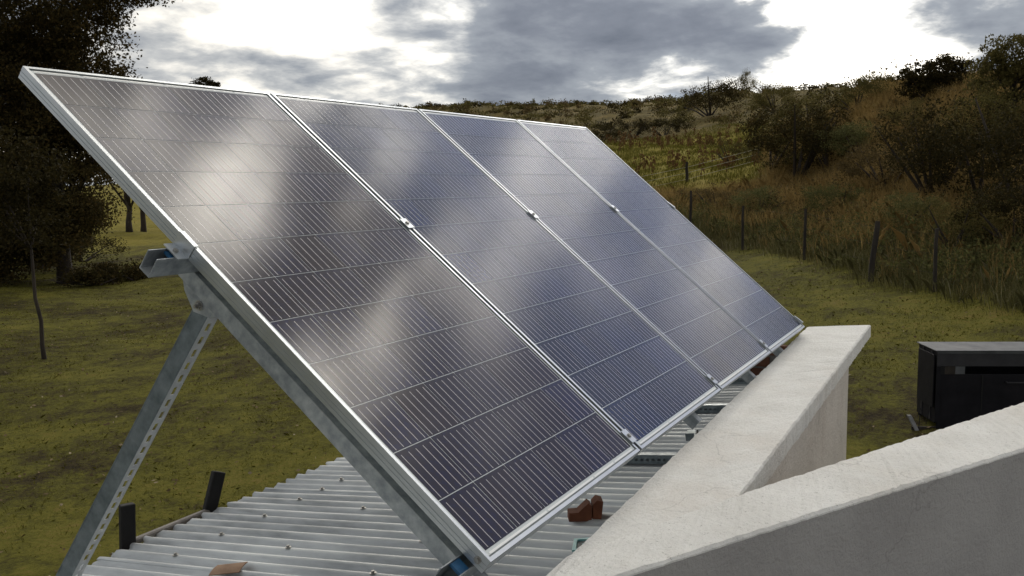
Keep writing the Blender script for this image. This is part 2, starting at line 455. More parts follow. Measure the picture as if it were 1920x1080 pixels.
def tube(path, radii, n=7):
    path = np.asarray(path, float)
    v, f = [], []
    for i, pt in enumerate(path):
        d = path[min(i + 1, len(path) - 1)] - path[max(i - 1, 0)]
        d /= np.linalg.norm(d) + 1e-9
        a = np.cross(d, [0.9, 0.1, 0.05] if abs(d[0]) < 0.9 else [0, 1, 0])
        a /= np.linalg.norm(a)
        b = np.cross(d, a)
        v += [pt + radii[i] * (math.cos(2 * math.pi * k / n) * a + math.sin(2 * math.pi * k / n) * b) for k in range(n)]
    for i in range(len(path) - 1):
        f += [(i * n + k, i * n + (k + 1) % n, (i + 1) * n + (k + 1) % n, (i + 1) * n + k) for k in range(n)]
    f += [tuple(reversed(range(n))), tuple(range((len(path) - 1) * n, len(path) * n))]
    return v, f


def leaf_cards(rng, c, size, flat=0.0, aspect=0.55):       # one small rhombic leaf at every point of c
    n = len(c)
    a = rng.normal(size=(n, 3))
    a[:, 2] *= (1 - flat)
    a /= np.linalg.norm(a, axis=1)[:, None]
    b = np.cross(a, rng.normal(size=(n, 3)))
    b /= np.linalg.norm(b, axis=1)[:, None]
    s = size * rng.uniform(0.6, 1.35, (n, 1))
    a, b = a * s * 0.5, b * s * 0.5 * aspect
    v = np.stack([c - a, c + b - a * 0.1, c + a, c - b - a * 0.1], 1).reshape(-1, 3)
    return v, np.arange(4 * n).reshape(n, 4)


def blades(rng, base, h, lean, w, dirs=None):              # one bent grass blade (3 triangles as quad + tip) per base point
    n = len(base)
    ang = rng.uniform(0, 2 * math.pi, n)
    side = np.stack([np.cos(ang), np.sin(ang), np.zeros(n)], 1)
    ld = rng.uniform(0, 2 * math.pi, n)
    out = np.stack([np.cos(ld), np.sin(ld), np.zeros(n)], 1) if dirs is None else dirs
    h = h[:, None]
    le = lean[:, None]
    up = np.array([0, 0, 1.0])
    m_ = base + up * h * 0.6 + out * h * le * 0.35
    tip = base + up * h * (1 - 0.25 * le) + out * h * le
    wv = side * np.asarray(w).reshape(-1, 1)
    v = np.stack([base - wv, base + wv, m_ + wv * 0.7, tip, m_ - wv * 0.7], 1).reshape(-1, 3)
    return v, np.arange(5 * n).reshape(n, 5)


# ------------------------------------------------------------------ terrain
# rows: picture column -> list of (distance m, height m) along that bearing
def prof(px, pairs):
    yh = 365.8 - 0.01218 * px
    c = math.cos(FWD_AZ - az_of(px))
    out = []
    for r, y, in pairs:
        out.append((r, y[0] if isinstance(y, tuple) else CAM[2] + r * c * (yh - y) / FPX))
    return az_of(px), out


G0 = (-2.75,)
TABLE = [
    prof(-500, [(0, G0), (60, G0), (150, (-2.5,)), (400, (2.0,)), (900, (6.0,))]),
    prof(0, [(0, G0), (60, G0), (150, (-2.6,)), (300, (0.5,)), (900, (6.0,))]),
    prof(300, [(0, G0), (60, G0), (150, (-2.6,)), (260, (1.5,)), (900, (8.0,))]),
    prof(500, [(0, G0), (40, (-2.6,)), (110, (-1.8,)), (200, 335), (260, 285), (900, (16.0,))]),
    prof(700, [(0, G0), (10, G0), (40, (-2.0,)), (100, 372), (150, 300), (220, 212), (300, 215), (900, (26.0,))]),
    prof(900, [(0, G0), (8, G0), (30, (-1.7,)), (60, 375), (100, 300), (140, 245), (200, 204), (300, 210), (900, (30.0,))]),
    prof(1100, [(0, G0), (7, G0), (28, (-1.5,)), (35, 440), (50, 378), (65, 335), (85, 280), (105, 258), (130, 238), (190, 202), (300, 212), (900, (32.0,))]),
    prof(1250, [(0, G0), (6, G0), (28, (-1.42,)), (33, 435), (40, 395), (50, 352), (60, 325), (80, 278), (100, 252), (130, 224), (175, 196), (300, 208), (900, (34.0,))]),
    prof(1350, [(0, G0), (6, G0), (29, (-1.40,)), (34, 428), (40, 390), (50, 345), (62, 315), (80, 272), (95, 242), (115, 205), (135, 180), (250, 196), (900, (36.0,))]),
    prof(1500, [(0, G0), (6, G0), (26, (-1.40,)), (31, 438), (36, 400), (44, 350), (56, 295), (75, 238), (100, 188), (116, 173), (250, 192), (900, (40.0,))]),
    prof(1650, [(0, G0), (6, G0), (22, (-1.38,)), (27, 450), (32, 395), (38, 340), (46, 272), (56, 210), (68, 170), (80, 166), (250, 190), (900, (44.0,))]),
    prof(1800, [(0, G0), (6, G0), (20, (-1.40,)), (24, 462), (28, 405), (34, 342), (42, 258), (50, 192), (57, 164), (70, 162), (250, 188), (900, (46.0,))]),
    prof(1920, [(0, G0), (6, G0), (19, (-1.40,)), (23, 462), (27, 400), (33, 330), (40, 250), (48, 182), (55, 158), (70, 158), (250, 186), (900, (46.0,))]),
    prof(2500, [(0, G0), (6, G0), (19, (-1.5,)), (30, (1.2,)), (42, (5.0,)), (60, (6.0,)), (250, (18.0,)), (900, (40.0,))]),
    prof(6000, [(0, G0), (60, (-2.4,)), (150, (-1.0,)), (900, (6.0,))]),
]
TABLE.sort(key=lambda q: q[0])
TAZ = np.array([q[0] for q in TABLE])
RR = np.concatenate([np.linspace(0, 60, 121), np.linspace(61, 140, 80), np.geomspace(143, 900, 60)])


def smooth_row(pairs):
    rr, zz = zip(*pairs)
    return np.interp(RR, rr, zz)


TZ = np.array([smooth_row(q[1]) for q in TABLE])
_k = np.ones(7) / 7
for i in range(len(TZ)):
    pz = np.pad(TZ[i], 3, mode='edge')
    TZ[i] = np.convolve(pz, _k, 'valid')


def hnoise(x, y):
    return (np.sin(x * 0.31 + 1.3 * np.sin(y * 0.17)) * np.cos(y * 0.27 + 0.8 * np.sin(x * 0.21)) + 0.5 * np.sin(x * 0.83 + y * 0.47) * np.cos(y * 0.71 - x * 0.33))


def height(x, y):
    x, y = np.asarray(x, float), np.asarray(y, float)
    dx_, dy_ = x - CAM[0], y - CAM[1]
    r = np.hypot(dx_, dy_)
    a = np.arctan2(dy_, dx_)
    a = np.where(a < TAZ[0] - 2.0, a + 2 * np.pi, a)
    a = np.clip(a, TAZ[0], TAZ[-1])
    j = np.clip(np.searchsorted(TAZ, a) - 1, 0, len(TAZ) - 2)
    f = (a - TAZ[j]) / (TAZ[j + 1] - TAZ[j])
    f = f * f * (3 - 2 * f)
    ri = np.interp(r, RR, np.arange(len(RR)))
    i0 = np.clip(ri.astype(int), 0, len(RR) - 2)
    fr = ri - i0
    z0 = TZ[j, i0] * (1 - fr) + TZ[j, i0 + 1] * fr
    z1 = TZ[j + 1, i0] * (1 - fr) + TZ[j + 1, i0 + 1] * fr
    z = z0 * (1 - f) + z1 * f
    amp = np.interp(r, [0, 12, 30, 80, 300, 900], [0.0, 0.05, 0.12, 0.3, 0.8, 3.0])
    return z + amp * hnoise(x, y)


def at(px, r):
    a = az_of(px)
    x, y = CAM[0] + r * math.cos(a), CAM[1] + r * math.sin(a)
    return np.array([x, y, float(height(x, y))])


def px_of(x, y):                              # bearing expressed as a picture column
    a = FWD_AZ - np.arctan2(y - CAM[1], x - CAM[0])
    a = (a + np.pi) % (2 * np.pi) - np.pi
    return np.where(np.abs(a) < 1.45, 960 + FPX * np.tan(np.clip(a, -1.45, 1.45)), np.sign(a) * 20000)


def zone(x, y):
    r = np.hypot(x - CAM[0], y - CAM[1])
    px = px_of(x, y)
    fence = np.interp(px, [-500, 300, 700, 1000, 1250, 1400, 1510, 1640, 1760, 1920, 4000], [400, 300, 90, 45, 35, 30.5, 26.5, 22.3, 20.5, 19, 18])
    w = 0.6 * hnoise(x * 3, y * 3)
    hill = np.clip((r - fence + w + 0.5) / 2.0, 0, 1)
    fld = np.clip((px - 880) / 60, 0, 1) * np.clip((1440 - px + 15 * hnoise(x, y)) / 40, 0, 1) * np.clip((r - 47 + 1.5 * w) / 4, 0, 1) * np.clip((93 - r + 3 * w) / 6, 0, 1)
    far = np.clip((420 - px) / 80, 0, 1) * np.clip((r - 60 + 4 * w) / 10, 0, 1)
    return hill, np.maximum(fld, far * 0.8)


def build_ground():
    rings = np.concatenate([[0.0], np.linspace(2, 12, 8), np.geomspace(12.6, 60, 130), np.geomspace(61, 320, 110), np.geomspace(335, 3500, 30)])
    lo, hi = az_of(2250), az_of(-350)
    fine_a = np.linspace(lo, hi, 330)
    coarse = np.linspace(hi, lo + 2 * math.pi, 90)[1:-1]
    A = np.concatenate([fine_a, coarse])
    na = len(A)
    rr, aa = np.meshgrid(rings, A, indexing='ij')
    x, y = CAM[0] + rr * np.cos(aa), CAM[1] + rr * np.sin(aa)
    z = height(x, y)
    v = np.stack([x, y, z], -1).reshape(-1, 3)
    i, j = np.meshgrid(np.arange(len(rings) - 1), np.arange(na), indexing='ij')
    j2 = (j + 1) % na
    f = np.stack([i * na + j, (i + 1) * na + j, (i + 1) * na + j2, i * na + j2], -1).reshape(-1, 4)
    me = fast_mesh('ground', v, f, 'ground', True)
    hz, fz = zone(v[:, 0], v[:, 1])
    a = me.attributes.new('zone', 'FLOAT_VECTOR', 'POINT')
    a.data.foreach_set('vector', np.stack([hz, fz, np.zeros_like(hz)], 1).astype(np.float32).ravel())
    tag(ob('ground', me), kind='structure')


build_ground()

# ------------------------------------------------------------------ house under the array
TILT = R_(38.0)
TW = 0.0261021                      # the array is slightly twisted along its length
PH, PWID, PGAP = 1.956, 0.9925, 0.0182
cT, sT = math.cos(TILT), math.sin(TILT)


def P2W(u, v, n):
    return np.array([u, v * cT - n * sT, v * sT + n * cT])


def W2P(w):
    return np.array([w[0], w[1] * cT + w[2] * sT, -w[1] * sT + w[2] * cT])


RK, RZ0 = math.tan(R_(7.0)), -0.34


def roof_z(y):
    return RZ0 - RK * y


def prism(poly, z0, z1):
    n = len(poly)
    v = [(x, y, z0) for x, y in poly] + [(x, y, z1) for x, y in poly]
    return v, [tuple(reversed(range(n))), tuple(range(n, 2 * n))] + [(i, (i + 1) % n, n + (i + 1) % n, n + i) for i in range(n)]


def ccw(poly):
    a = sum(poly[i][0] * poly[(i + 1) % len(poly)][1] - poly[(i + 1) % len(poly)][0] * poly[i][1] for i in range(len(poly)))
    return poly if a > 0 else poly[::-1]


TOPZ = -0.10
# parapet along the array
la = lambda x: -0.0535 + 0.0320 * x
lb = lambda x: -0.366 + 0.0186 * x
pa = thing('parapet_wall', (2.0, -0.2, -2.75), 'white plastered parapet running back beside the lower edge of the solar panels', 'wall')
pal = np.array(pa.location)


def sub_edges(o, cuts, w, amp, freq):        # hand-trowelled unevenness of plastered edges
    b = o.modifiers.new('bevel', 'BEVEL')
    b.width = w
    b.segments = 3


def strip_poly(left, right, n):              # left / right: end points of the two long edges
    l = [tuple(np.array(left[0]) + (np.array(left[1]) - np.array(left[0])) * i / n) for i in range(n + 1)]
    r = [tuple(np.array(right[0]) + (np.array(right[1]) - np.array(right[0])) * i / n) for i in range(n + 1)]
    return l, r


def wobble_strip(l, r, z0, z1, rng, amp):    # a long plastered bar with slightly uneven top and edges
    n = len(l)
    v, f = [], []
    for i in range(n):
        a, b = np.array(l[i]), np.array(r[i])
        c = np.cross([*(b - a), 0], [0, 0, 1])[:2]
        d = (b - a) / np.linalg.norm(b - a)
        e1, e2, t1, t2 = rng.normal(0, amp, 4)
        mid = (a + b) / 2
        v += [(*(a + d * e1), z0), (*(a + d * e1), z1 - 0.008), (*(a + d * (0.010 + e1)), z1 + t1 * 0.5), (*mid, z1 + 0.002 + t2 * 0.4),
              (*(b - d * (0.010 + e2)), z1 + t2 * 0.5), (*(b - d * e2), z1 - 0.008), (*(b - d * e2), z0)]
    for i in range(n - 1):
        for k in range(6):
            f.append((i * 7 + k, i * 7 + k + 1, (i + 1) * 7 + k + 1, (i + 1) * 7 + k))
        f.append((i * 7 + 6, i * 7, (i + 1) * 7, (i + 1) * 7 + 6))
    f += [tuple(range(7)), tuple(reversed(range((n - 1) * 7, n * 7)))]
    return v, f


prng = np.random.default_rng(5)
l, r = strip_poly([(0.02, la(0.02)), (4.40, la(4.40))], [(0.62, lb(0.62) + 0.03), (4.66, lb(4.66))], 150)
l[0], r[0] = (0.06, la(0.06)), (0.35, -0.19)
cv, cf = wobble_strip(l, r, TOPZ - 0.082, TOPZ, prng, 0.0026)
ob('coping', mesh('coping', np.array(cv) - pal, cf, 'plaster'), pa)
wv, wf = prism(ccw([(0.10, la(0.10) - 0.012), (3.68, la(3.68) - 0.02), (3.72, lb(3.72) + 0.028), (1.02, lb(1.02) + 0.028), (0.40, -0.20)]), -2.95, TOPZ - 0.083)
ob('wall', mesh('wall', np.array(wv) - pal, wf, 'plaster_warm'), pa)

# parapet that forks off towards the right
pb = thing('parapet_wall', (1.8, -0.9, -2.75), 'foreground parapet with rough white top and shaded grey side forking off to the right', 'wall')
pbl = np.array(pb.location)
far0, far1 = np.array([1.013, -0.3475]), np.array([2.641, -1.115])
far2 = far1 + (far1 - far0) * 0.55
near0, near1, near2 = np.array([0.274, -0.213]), np.array([0.835, -0.521]), np.array([1.852, -1.093])
near3 = near2 + (near2 - near1) * 1.15


def along(pts, n):
    pts = [np.array(q) for q in pts]
    s_ = [0.0]
    for a, b in zip(pts, pts[1:]):
        s_.append(s_[-1] + np.linalg.norm(b - a))
    out = []
    for u in np.linspace(0, s_[-1], n):
        k = min(np.searchsorted(s_, u, 'right') - 1, len(pts) - 2)
        out.append(tuple(pts[k] + (pts[k + 1] - pts[k]) * (u - s_[k]) / (s_[k + 1] - s_[k])))
    return out


fl = along([(0.31, la(0.31) - 0.004), (0.461, -0.111), far0, far1, far2], 161)
nr = along([(-0.017, la(-0.017) - 0.004), near0, near1, near2, near3], 161)
cv, cf = wobble_strip(fl, nr, TOPZ - 0.006, TOPZ + 0.007, prng, 0.0022)
ob('coping', mesh('coping', np.array(cv) - pbl, cf, 'plaster_rough'), pb)
wv, wf = prism(ccw(fl[::10] + nr[::10][::-1]), -2.95, TOPZ - 0.0065)
ctr = np.array(wv)
ob('wall', mesh('wall', np.array(wv) - pbl, wf, 'plaster_shaded'), pb)

# rest of the house: continuing wall, eave wall, terrace the photographer stands on
hs = thing('house', (0.0, 0.8, -2.75), 'low white house carrying the corrugated roof below the panels', 'house')
hl = np.array(hs.location)


def hpart(name, vf, mat):
    return ob(name, mesh(name, np.array(vf[0]) - hl, vf[1], mat), hs)


hpart('wall', prism(ccw([(-3.2, -0.28), (-0.06, -0.28), (-0.06, la(0) - 0.004), (-3.2, la(0) - 0.004)]), -2.95, TOPZ), 'plaster')
hpart('wall', prism([(-3.2, 1.66), (4.50, 1.66), (4.50, 1.84), (-3.2, 1.84)], -2.95, roof_z(1.84) - 0.06), 'plaster_warm')
hpart('wall', prism([(-3.2, 0.0), (-3.02, 0.0), (-3.02, 1.64), (-3.2, 1.64)], -2.95, roof_z(1.64) - 0.06), 'plaster_warm')
hpart('terrace_slab', prism(ccw([(-5.5, -0.29), (-0.1, -0.29), tuple(nr[50]), tuple(nr[-1] + np.array([-0.02, -0.02])), (2.0, -5.0), (-5.5, -5.0)]), -2.95, -0.80), 'slab')

# unplastered end wall of the roof space, brick by brick
bw = thing('brick_wall', (4.6, 0.9, -2.75), 'unplastered red brown brick end wall in the shade under the farthest panel', 'wall')
bwl = np.array(bw.location)
v, f = box(3.888, 3.97, 0.09, 1.64, -2.95, -0.16)
ob('mortar', mesh('mortar', np.array(v) - bwl, f, 'mortar'), bw)
bme = mesh('brick', *box(-0.006, 0.05, 0.0, 0.235, 0.0, 0.062), 'brick')
for k in range(7):
    for j in range(6):
        q = ob('brick', bme, bw, (3.880 - 4.6 + random.uniform(-0.003, 0.003), 0.095 + j * 0.247 + (0.12 if k % 2 else 0) - 0.9, -0.66 + 0.075 * k + 2.75))
        if 0.095 + j * 0.247 + (0.12 if k % 2 else 0) + 0.235 > 1.66:
            bpy.data.objects.remove(q)

# ------------------------------------------------------------------ corrugated roof
PITCH = 0.0760
X_SEAM = 1.355
Y0, Y1 = 0.02, 2.06
rf = thing('corrugated_roof', (1.0, 1.0, roof_z(1.0)), 'weathered grey corrugated iron roof sloping down under the solar panels', 'roof')
rfl = np.array(rf.location)


def crest(x):
    return 0.0140 * math.cos(2 * math.pi * (x - X_SEAM) / PITCH)


def sheet_mesh(x0, n_cor, lift):
    nx = n_cor * 10 + 1
    ys = [Y0, 0.5, 1.0, 1.5, Y1 - 0.03, Y1]
    v, f = [], []
    rg = np.random.default_rng(int(x0 * 100) + 900)
    wob = rg.normal(0, 0.0012, (nx, len(ys)))
    e = rg.normal(0, 0.004, nx)
    for sgn in (0, 1):
        for i in range(nx):
            x = x0 + i * PITCH / 10
            for j, y in enumerate(ys):
                yy = y + (e[i // 10] * 1.5 if j == len(ys) - 1 else 0)
                v.append((x, yy, roof_z(yy) + crest(x) + lift + wob[i, j] - 0.0014 * sgn))
    k, ny = nx * len(ys), len(ys)
    for i in range(nx - 1):
        for j in range(ny - 1):
            a = i * ny + j
            f.append((a, a + ny, a + ny + 1, a + 1))
            f.append((k + a, k + a + 1, k + a + ny + 1, k + a + ny))
        for j in (0, ny - 1):
            a = i * ny + j
            f.append((a, a + ny, k + a + ny, k + a))
    for i in (0, nx - 1):
        for j in range(ny - 1):
            a = i * ny + j
            f.append((a, a + 1, k + a + 1, k + a))
    return v, f


for s_i in range(-5, 3):
    x0 = X_SEAM + s_i * 0.836 - 0.012
    ncor = 11 if x0 + 12 * PITCH < 3.9 else max(3, int((3.86 - x0) / PITCH))
    v, f = sheet_mesh(x0, ncor + (1 if ncor == 11 else 0), 0.0026 * (s_i % 2))
    q = ob('sheet', mesh('sheet', np.array(v) - rfl, f, 'roof', smooth=True), rf)
sv, sf = join([cyl((0, 0, 0), (0, 0, 1), 0.0125, 0.002, 12), cyl((0, 0, 0.002), (0, 0, 1), 0.0065, 0.007, 6)])
sme = mesh('roof_screw', sv, sf, 'bolt')
for yrow, xs in ((1.71, (0.605, 0.836, 1.056, 1.286, 1.450, 1.604, 1.82, 2.04)), (0.80, (0.27, 0.575, 0.879, 1.18, 1.49, 1.95, 2.4)), (1.29, (0.73, 1.205))):
    for x in xs:
        xq = X_SEAM + round((x - X_SEAM) / PITCH) * PITCH
        yq = yrow + random.uniform(-0.015, 0.015)
        q = ob('roof_screw', sme, rf, (xq - rfl[0], yq - rfl[1], roof_z(yq) + 0.0160 - rfl[2]))
        q.rotation_euler = (-R_(7), 0, 0)
# roof purlins carrying the sheets
for y in (0.2, 0.80, 1.71):
    v, f = box(-3.1, 3.85, y - 0.03, y + 0.03, roof_z(y) - 0.075, roof_z(y) - 0.022)
    ob('purlin', mesh('purlin', np.array(v) - rfl, f, 'post'), rf)

# ------------------------------------------------------------------ solar panels
CW, CG = 0.1560, 0.0030
CHT, RG = 0.1558, 0.0026
MX = (PWID - 6 * CW - 5 * CG) / 2
MY = (PH - 12 * CHT - 11 * RG) / 2


def cell_mesh():
    parts = [box(0, CW, 0, CHT, -0.0040, -0.0032)]
    idx = [0] * 6
    for k in range(5):
        x = CW * (k + 0.5) / 5
        parts.append(box(x - 0.0009, x + 0.0009, 0.003, CHT - 0.011, -0.0036, -0.0029))
        idx += [1] * 6
    v, f = join(parts)
    return mesh('cell', v, f, ['cell', 'ribbon'], idx)


CELL = cell_mesh()


def tz(x, y):                       # each panel follows the slight twist of the row
    return TW * (x - PWID / 2) * (y / PH - 0.5)


def tw_(vf):
    v, f = vf
    return [(q[0], q[1], q[2] + tz(q[0], q[1])) for q in v], f


def grid_slab(x0, x1, y0, y1, z0, z1, nx, ny):
    v = [(x0 + (x1 - x0) * i / nx, y0 + (y1 - y0) * j / ny, z) for z in (z1, z0) for i in range(nx + 1) for j in range(ny + 1)]
    k, n1_ = (nx + 1) * (ny + 1), ny + 1
    f = []
    for i in range(nx):
        for j in range(ny):
            a = i * n1_ + j
            f += [(a, a + n1_, a + n1_ + 1, a + 1), (k + a, k + a + 1, k + a + n1_ + 1, k + a + n1_)]
    return v, f


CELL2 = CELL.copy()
CELL2.materials[0] = M['cell_sky_tint']
GROOVE = [(0, 0), (0.0105, 0), (0.0105, -0.04), (0, -0.04), (0, -0.0295), (0.0014, -0.029), (0.0014, -0.0270), (0, -0.0265), (0, -0.0180), (0.0014, -0.0175), (0.0014, -0.0155), (0, -0.015)]


def rail_side(sign):
    prof_ = [(sign * a, b) for a, b in GROOVE]
    x0 = 0 if sign > 0 else PWID
    return extrude(prof_, (x0, 0, 0), (x0, PH, 0), (1, 0, 0), (0, 0, 1))


def rail_end(sign):
    prof_ = [(sign * a, b) for a, b in GROOVE]
    y0 = 0 if sign > 0 else PH
    return extrude(prof_, (0.0107, y0, -0.0002), (PWID - 0.0107, y0, -0.0002), (0, 1, 0), (0, 0, 1))


RAILS = [mesh('frame_rail', *tw_(q), 'alu') for q in (rail_side(1), rail_side(-1), rail_end(1), rail_end(-1))]
BACKING = mesh('backing_sheet', *tw_(grid_slab(0.0107, PWID - 0.0107, 0.0107, PH - 0.0107, -0.0085, -0.0040, 12, 24)), 'sheet')  # white backing slab behind the cells; no separate glass pane is built
g0, g1 = 0.0107, 0.0135
GAP_STRIPS = mesh('dark_inset', *tw_(join([box(g0, g1, g0, PH - g0, -0.0042, -0.0022), box(PWID - g1, PWID - g0, g0, PH - g0, -0.0042, -0.0022),
                             box(g1, PWID - g1, g0, g1 + 0.001, -0.0042, -0.0022), box(g1, PWID - g1, PH - g1 - 0.001, PH - g0, -0.0042, -0.0022)])), 'dark_inset')  # dark strips added for the shadow gap inside the frame lip
STR = [mesh('interconnect_strip', *box(0, wd, 0, 0.0055, -0.0040, -0.0033), 'strip') for wd in (0.150, 0.302)]
PLAB = ['solar panel nearest the camera, standing out leftmost with its whole frame side showing',
        'second solar panel from the near left end of the tilted row',
        'third solar panel from the near left end, reflecting pale blue sky',
        'farthest solar panel at the right end of the row, by the hill']
PROOT = []


def place(o, x, y, hx, hy=0.0028):
    cx, cy = x + hx, y + hy
    sx, sy = TW * (cy / PH - 0.5), TW * (cx - PWID / 2) / PH
    o.location = (x, y, tz(cx, cy) - hx * sx - hy * sy)
    o.rotation_euler = (sy, -sx, 0)


for i in range(4):
    u0 = i * (PWID + PGAP)
    a = TW * (u0 + PWID / 2) / PH
    piv = P2W(u0, PH / 2, 0)
    off = Matrix.Rotation(TILT + a, 3, 'X') @ Vector((0, PH / 2, 0))
    t_ = thing('solar_panel', Vector(piv) - off, PLAB[i], 'solar panel', 'solar panels in the tilted row', (TILT + a, 0, 0))
    PROOT.append(t_)
    for rm in RAILS:
        ob('frame_rail', rm, t_)
    ob('backing_sheet', BACKING, t_)
    ob('dark_inset', GAP_STRIPS, t_)
    for yy in (0.0158, PH - 0.0158 - 0.0055):
        x = MX + 0.004
        for k in ((1, 1, 0) if yy < 1 else (0, 1, 1)):
            place(ob('interconnect_strip', STR[k], t_), x, yy, (0.150, 0.302)[k] / 2)
            x += (0.150, 0.302)[k] + 0.010
        place(ob('interconnect_strip', STR[0], t_), min(x, PWID - MX - 0.155), yy, 0.075)
    for c in range(6):
        for r in range(12):
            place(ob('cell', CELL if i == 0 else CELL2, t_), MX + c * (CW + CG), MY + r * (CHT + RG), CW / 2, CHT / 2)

# ------------------------------------------------------------------ mounting frame
mf = thing('mounting_frame', (0, 0, 0), 'galvanised steel channel frame with slotted rear legs holding up the panels', 'frame', None, (TILT, 0, 0))


def nt_(u, v):
    return TW * u * (v / PH - 0.5)


UCH = lambda w, d, t: [(-w / 2, 0), (-w / 2 + t, 0), (-w / 2 + t, -d + t), (w / 2 - t, -d + t), (w / 2 - t, 0), (w / 2, 0), (w / 2, -d), (-w / 2, -d)]
for vv, ue, dn in ((1.149, -0.092, -0.0405), (0.045, -0.085, -0.047)):
    p0, p1 = (ue, vv, dn + nt_(ue, vv)), (4.14, vv, dn + nt_(4.14, vv))
    q = ob('rail', mesh('rail', *extrude(UCH(0.041, 0.060, 0.0028), p0, p1, (0, 1, 0), (0, 0, 1)), 'galv'), mf)
    v, f = box(-0.040, -0.004, vv - 0.0165, vv + 0.0165, dn - 0.013, dn - 0.006)
    ob('spring_nut', mesh('spring_nut', v, f, 'blue'), mf)
# clamps
plate_v, plate_f = box(-0.019, 0.019, -0.026, 0.026, 0.0012, 0.0045)
CL = mesh('clamp', *join([(plate_v, plate_f), box(-0.008, 0.008, -0.024, 0.024, -0.034, 0.0010)]), 'alu')
HEAD = mesh('bolt', *join([cyl((0, 0, 0.0045), (0, 0, 1), 0.0075, 0.005, 12), cyl((0, 0, 0.0095), (0, 0, 1), 0.0040, 0.001, 6)]), 'bolt')
ZCL = mesh('clamp', *extrude([(0.012, 0.0012), (0.012, 0.0042), (-0.0036, 0.0042), (-0.0036, -0.0360), (-0.036, -0.0360), (-0.036, -0.0392), (-0.0006, -0.0392), (-0.0006, 0.0012)],
                             (0, -0.032, 0), (0, 0.032, 0), (1, 0, 0), (0, 0, 1)), 'alu')
for vv in (1.149, 0.058):
    for i in range(5):
        u = -0.0008 if i == 0 else (4 * PWID + 3 * PGAP + 0.0008 if i == 4 else i * (PWID + PGAP) - PGAP / 2)
        if i == 0 and vv < 0.5:
            continue
        ea = TW * min(max(u, 0.5), 3.5) / PH
        n_ = nt_(min(max(u, 0.5), 3.5), vv)
        if i in (0, 4):
            q = ob('clamp', ZCL, mf, (u, vv, n_))
            q.rotation_euler = (ea, 0, 0 if i == 0 else math.pi)
            h = ob('bolt', HEAD, q, (-0.021, 0, -0.0405))
        else:
            q = ob('clamp', CL, mf, (u, vv, n_ + 0.0012))
            q.rotation_euler = (ea, 0, 0)
            h = ob('bolt', HEAD, q)
# screw on the near frame side at the bottom corner
v, f = join([cyl((0.0012, 0.026, -0.022), (-1, 0, 0), 0.0095, 0.0035, 14), cyl((-0.0023, 0.026, -0.022), (-1, 0, 0), 0.006, 0.004, 8)])
ob('bolt', mesh('bolt', v, f, 'bolt'), mf)

CCH = lambda w, d, lip, t: [(-w / 2, 0), (-w / 2 + lip, 0), (-w / 2 + lip, -t), (-w / 2 + t, -t), (-w / 2 + t, -d + t), (w / 2 - t, -d + t), (w / 2 - t, -t), (w / 2 - lip, -t), (w / 2 - lip, 0), (w / 2, 0), (w / 2, -d), (-w / 2, -d)]


def slotted(p0, dirv, length, nrm, side, w, pitch=0.05, slot=0.030, sw=0.014, t=0.0025):
    """flat strip with real slots: p0 along dirv, width w along side, thickness along nrm"""
    p0, dirv, nrm, side = map(np.asarray, (p0, dirv, nrm, side))
    parts = []

    def slab(a0, a1, s0, s1):
        v = [p0 + dirv * a + side * s + nrm * k for k in (0, -t) for s in (s0, s1) for a in (a0, a1)]
        return v, [(0, 1, 3, 2), (4, 6, 7, 5), (0, 4, 5, 1), (2, 3, 7, 6), (0, 2, 6, 4), (1, 5, 7, 3)]
    parts += [slab(0, length, 0, w / 2 - sw / 2), slab(0, length, w / 2 + sw / 2, w)]
    a = 0.0
    while a < length:
        b = min(a + pitch - slot, length)
        parts.append(slab(a, b, w / 2 - sw / 2, w / 2 + sw / 2))
        a += pitch
    return join(parts)


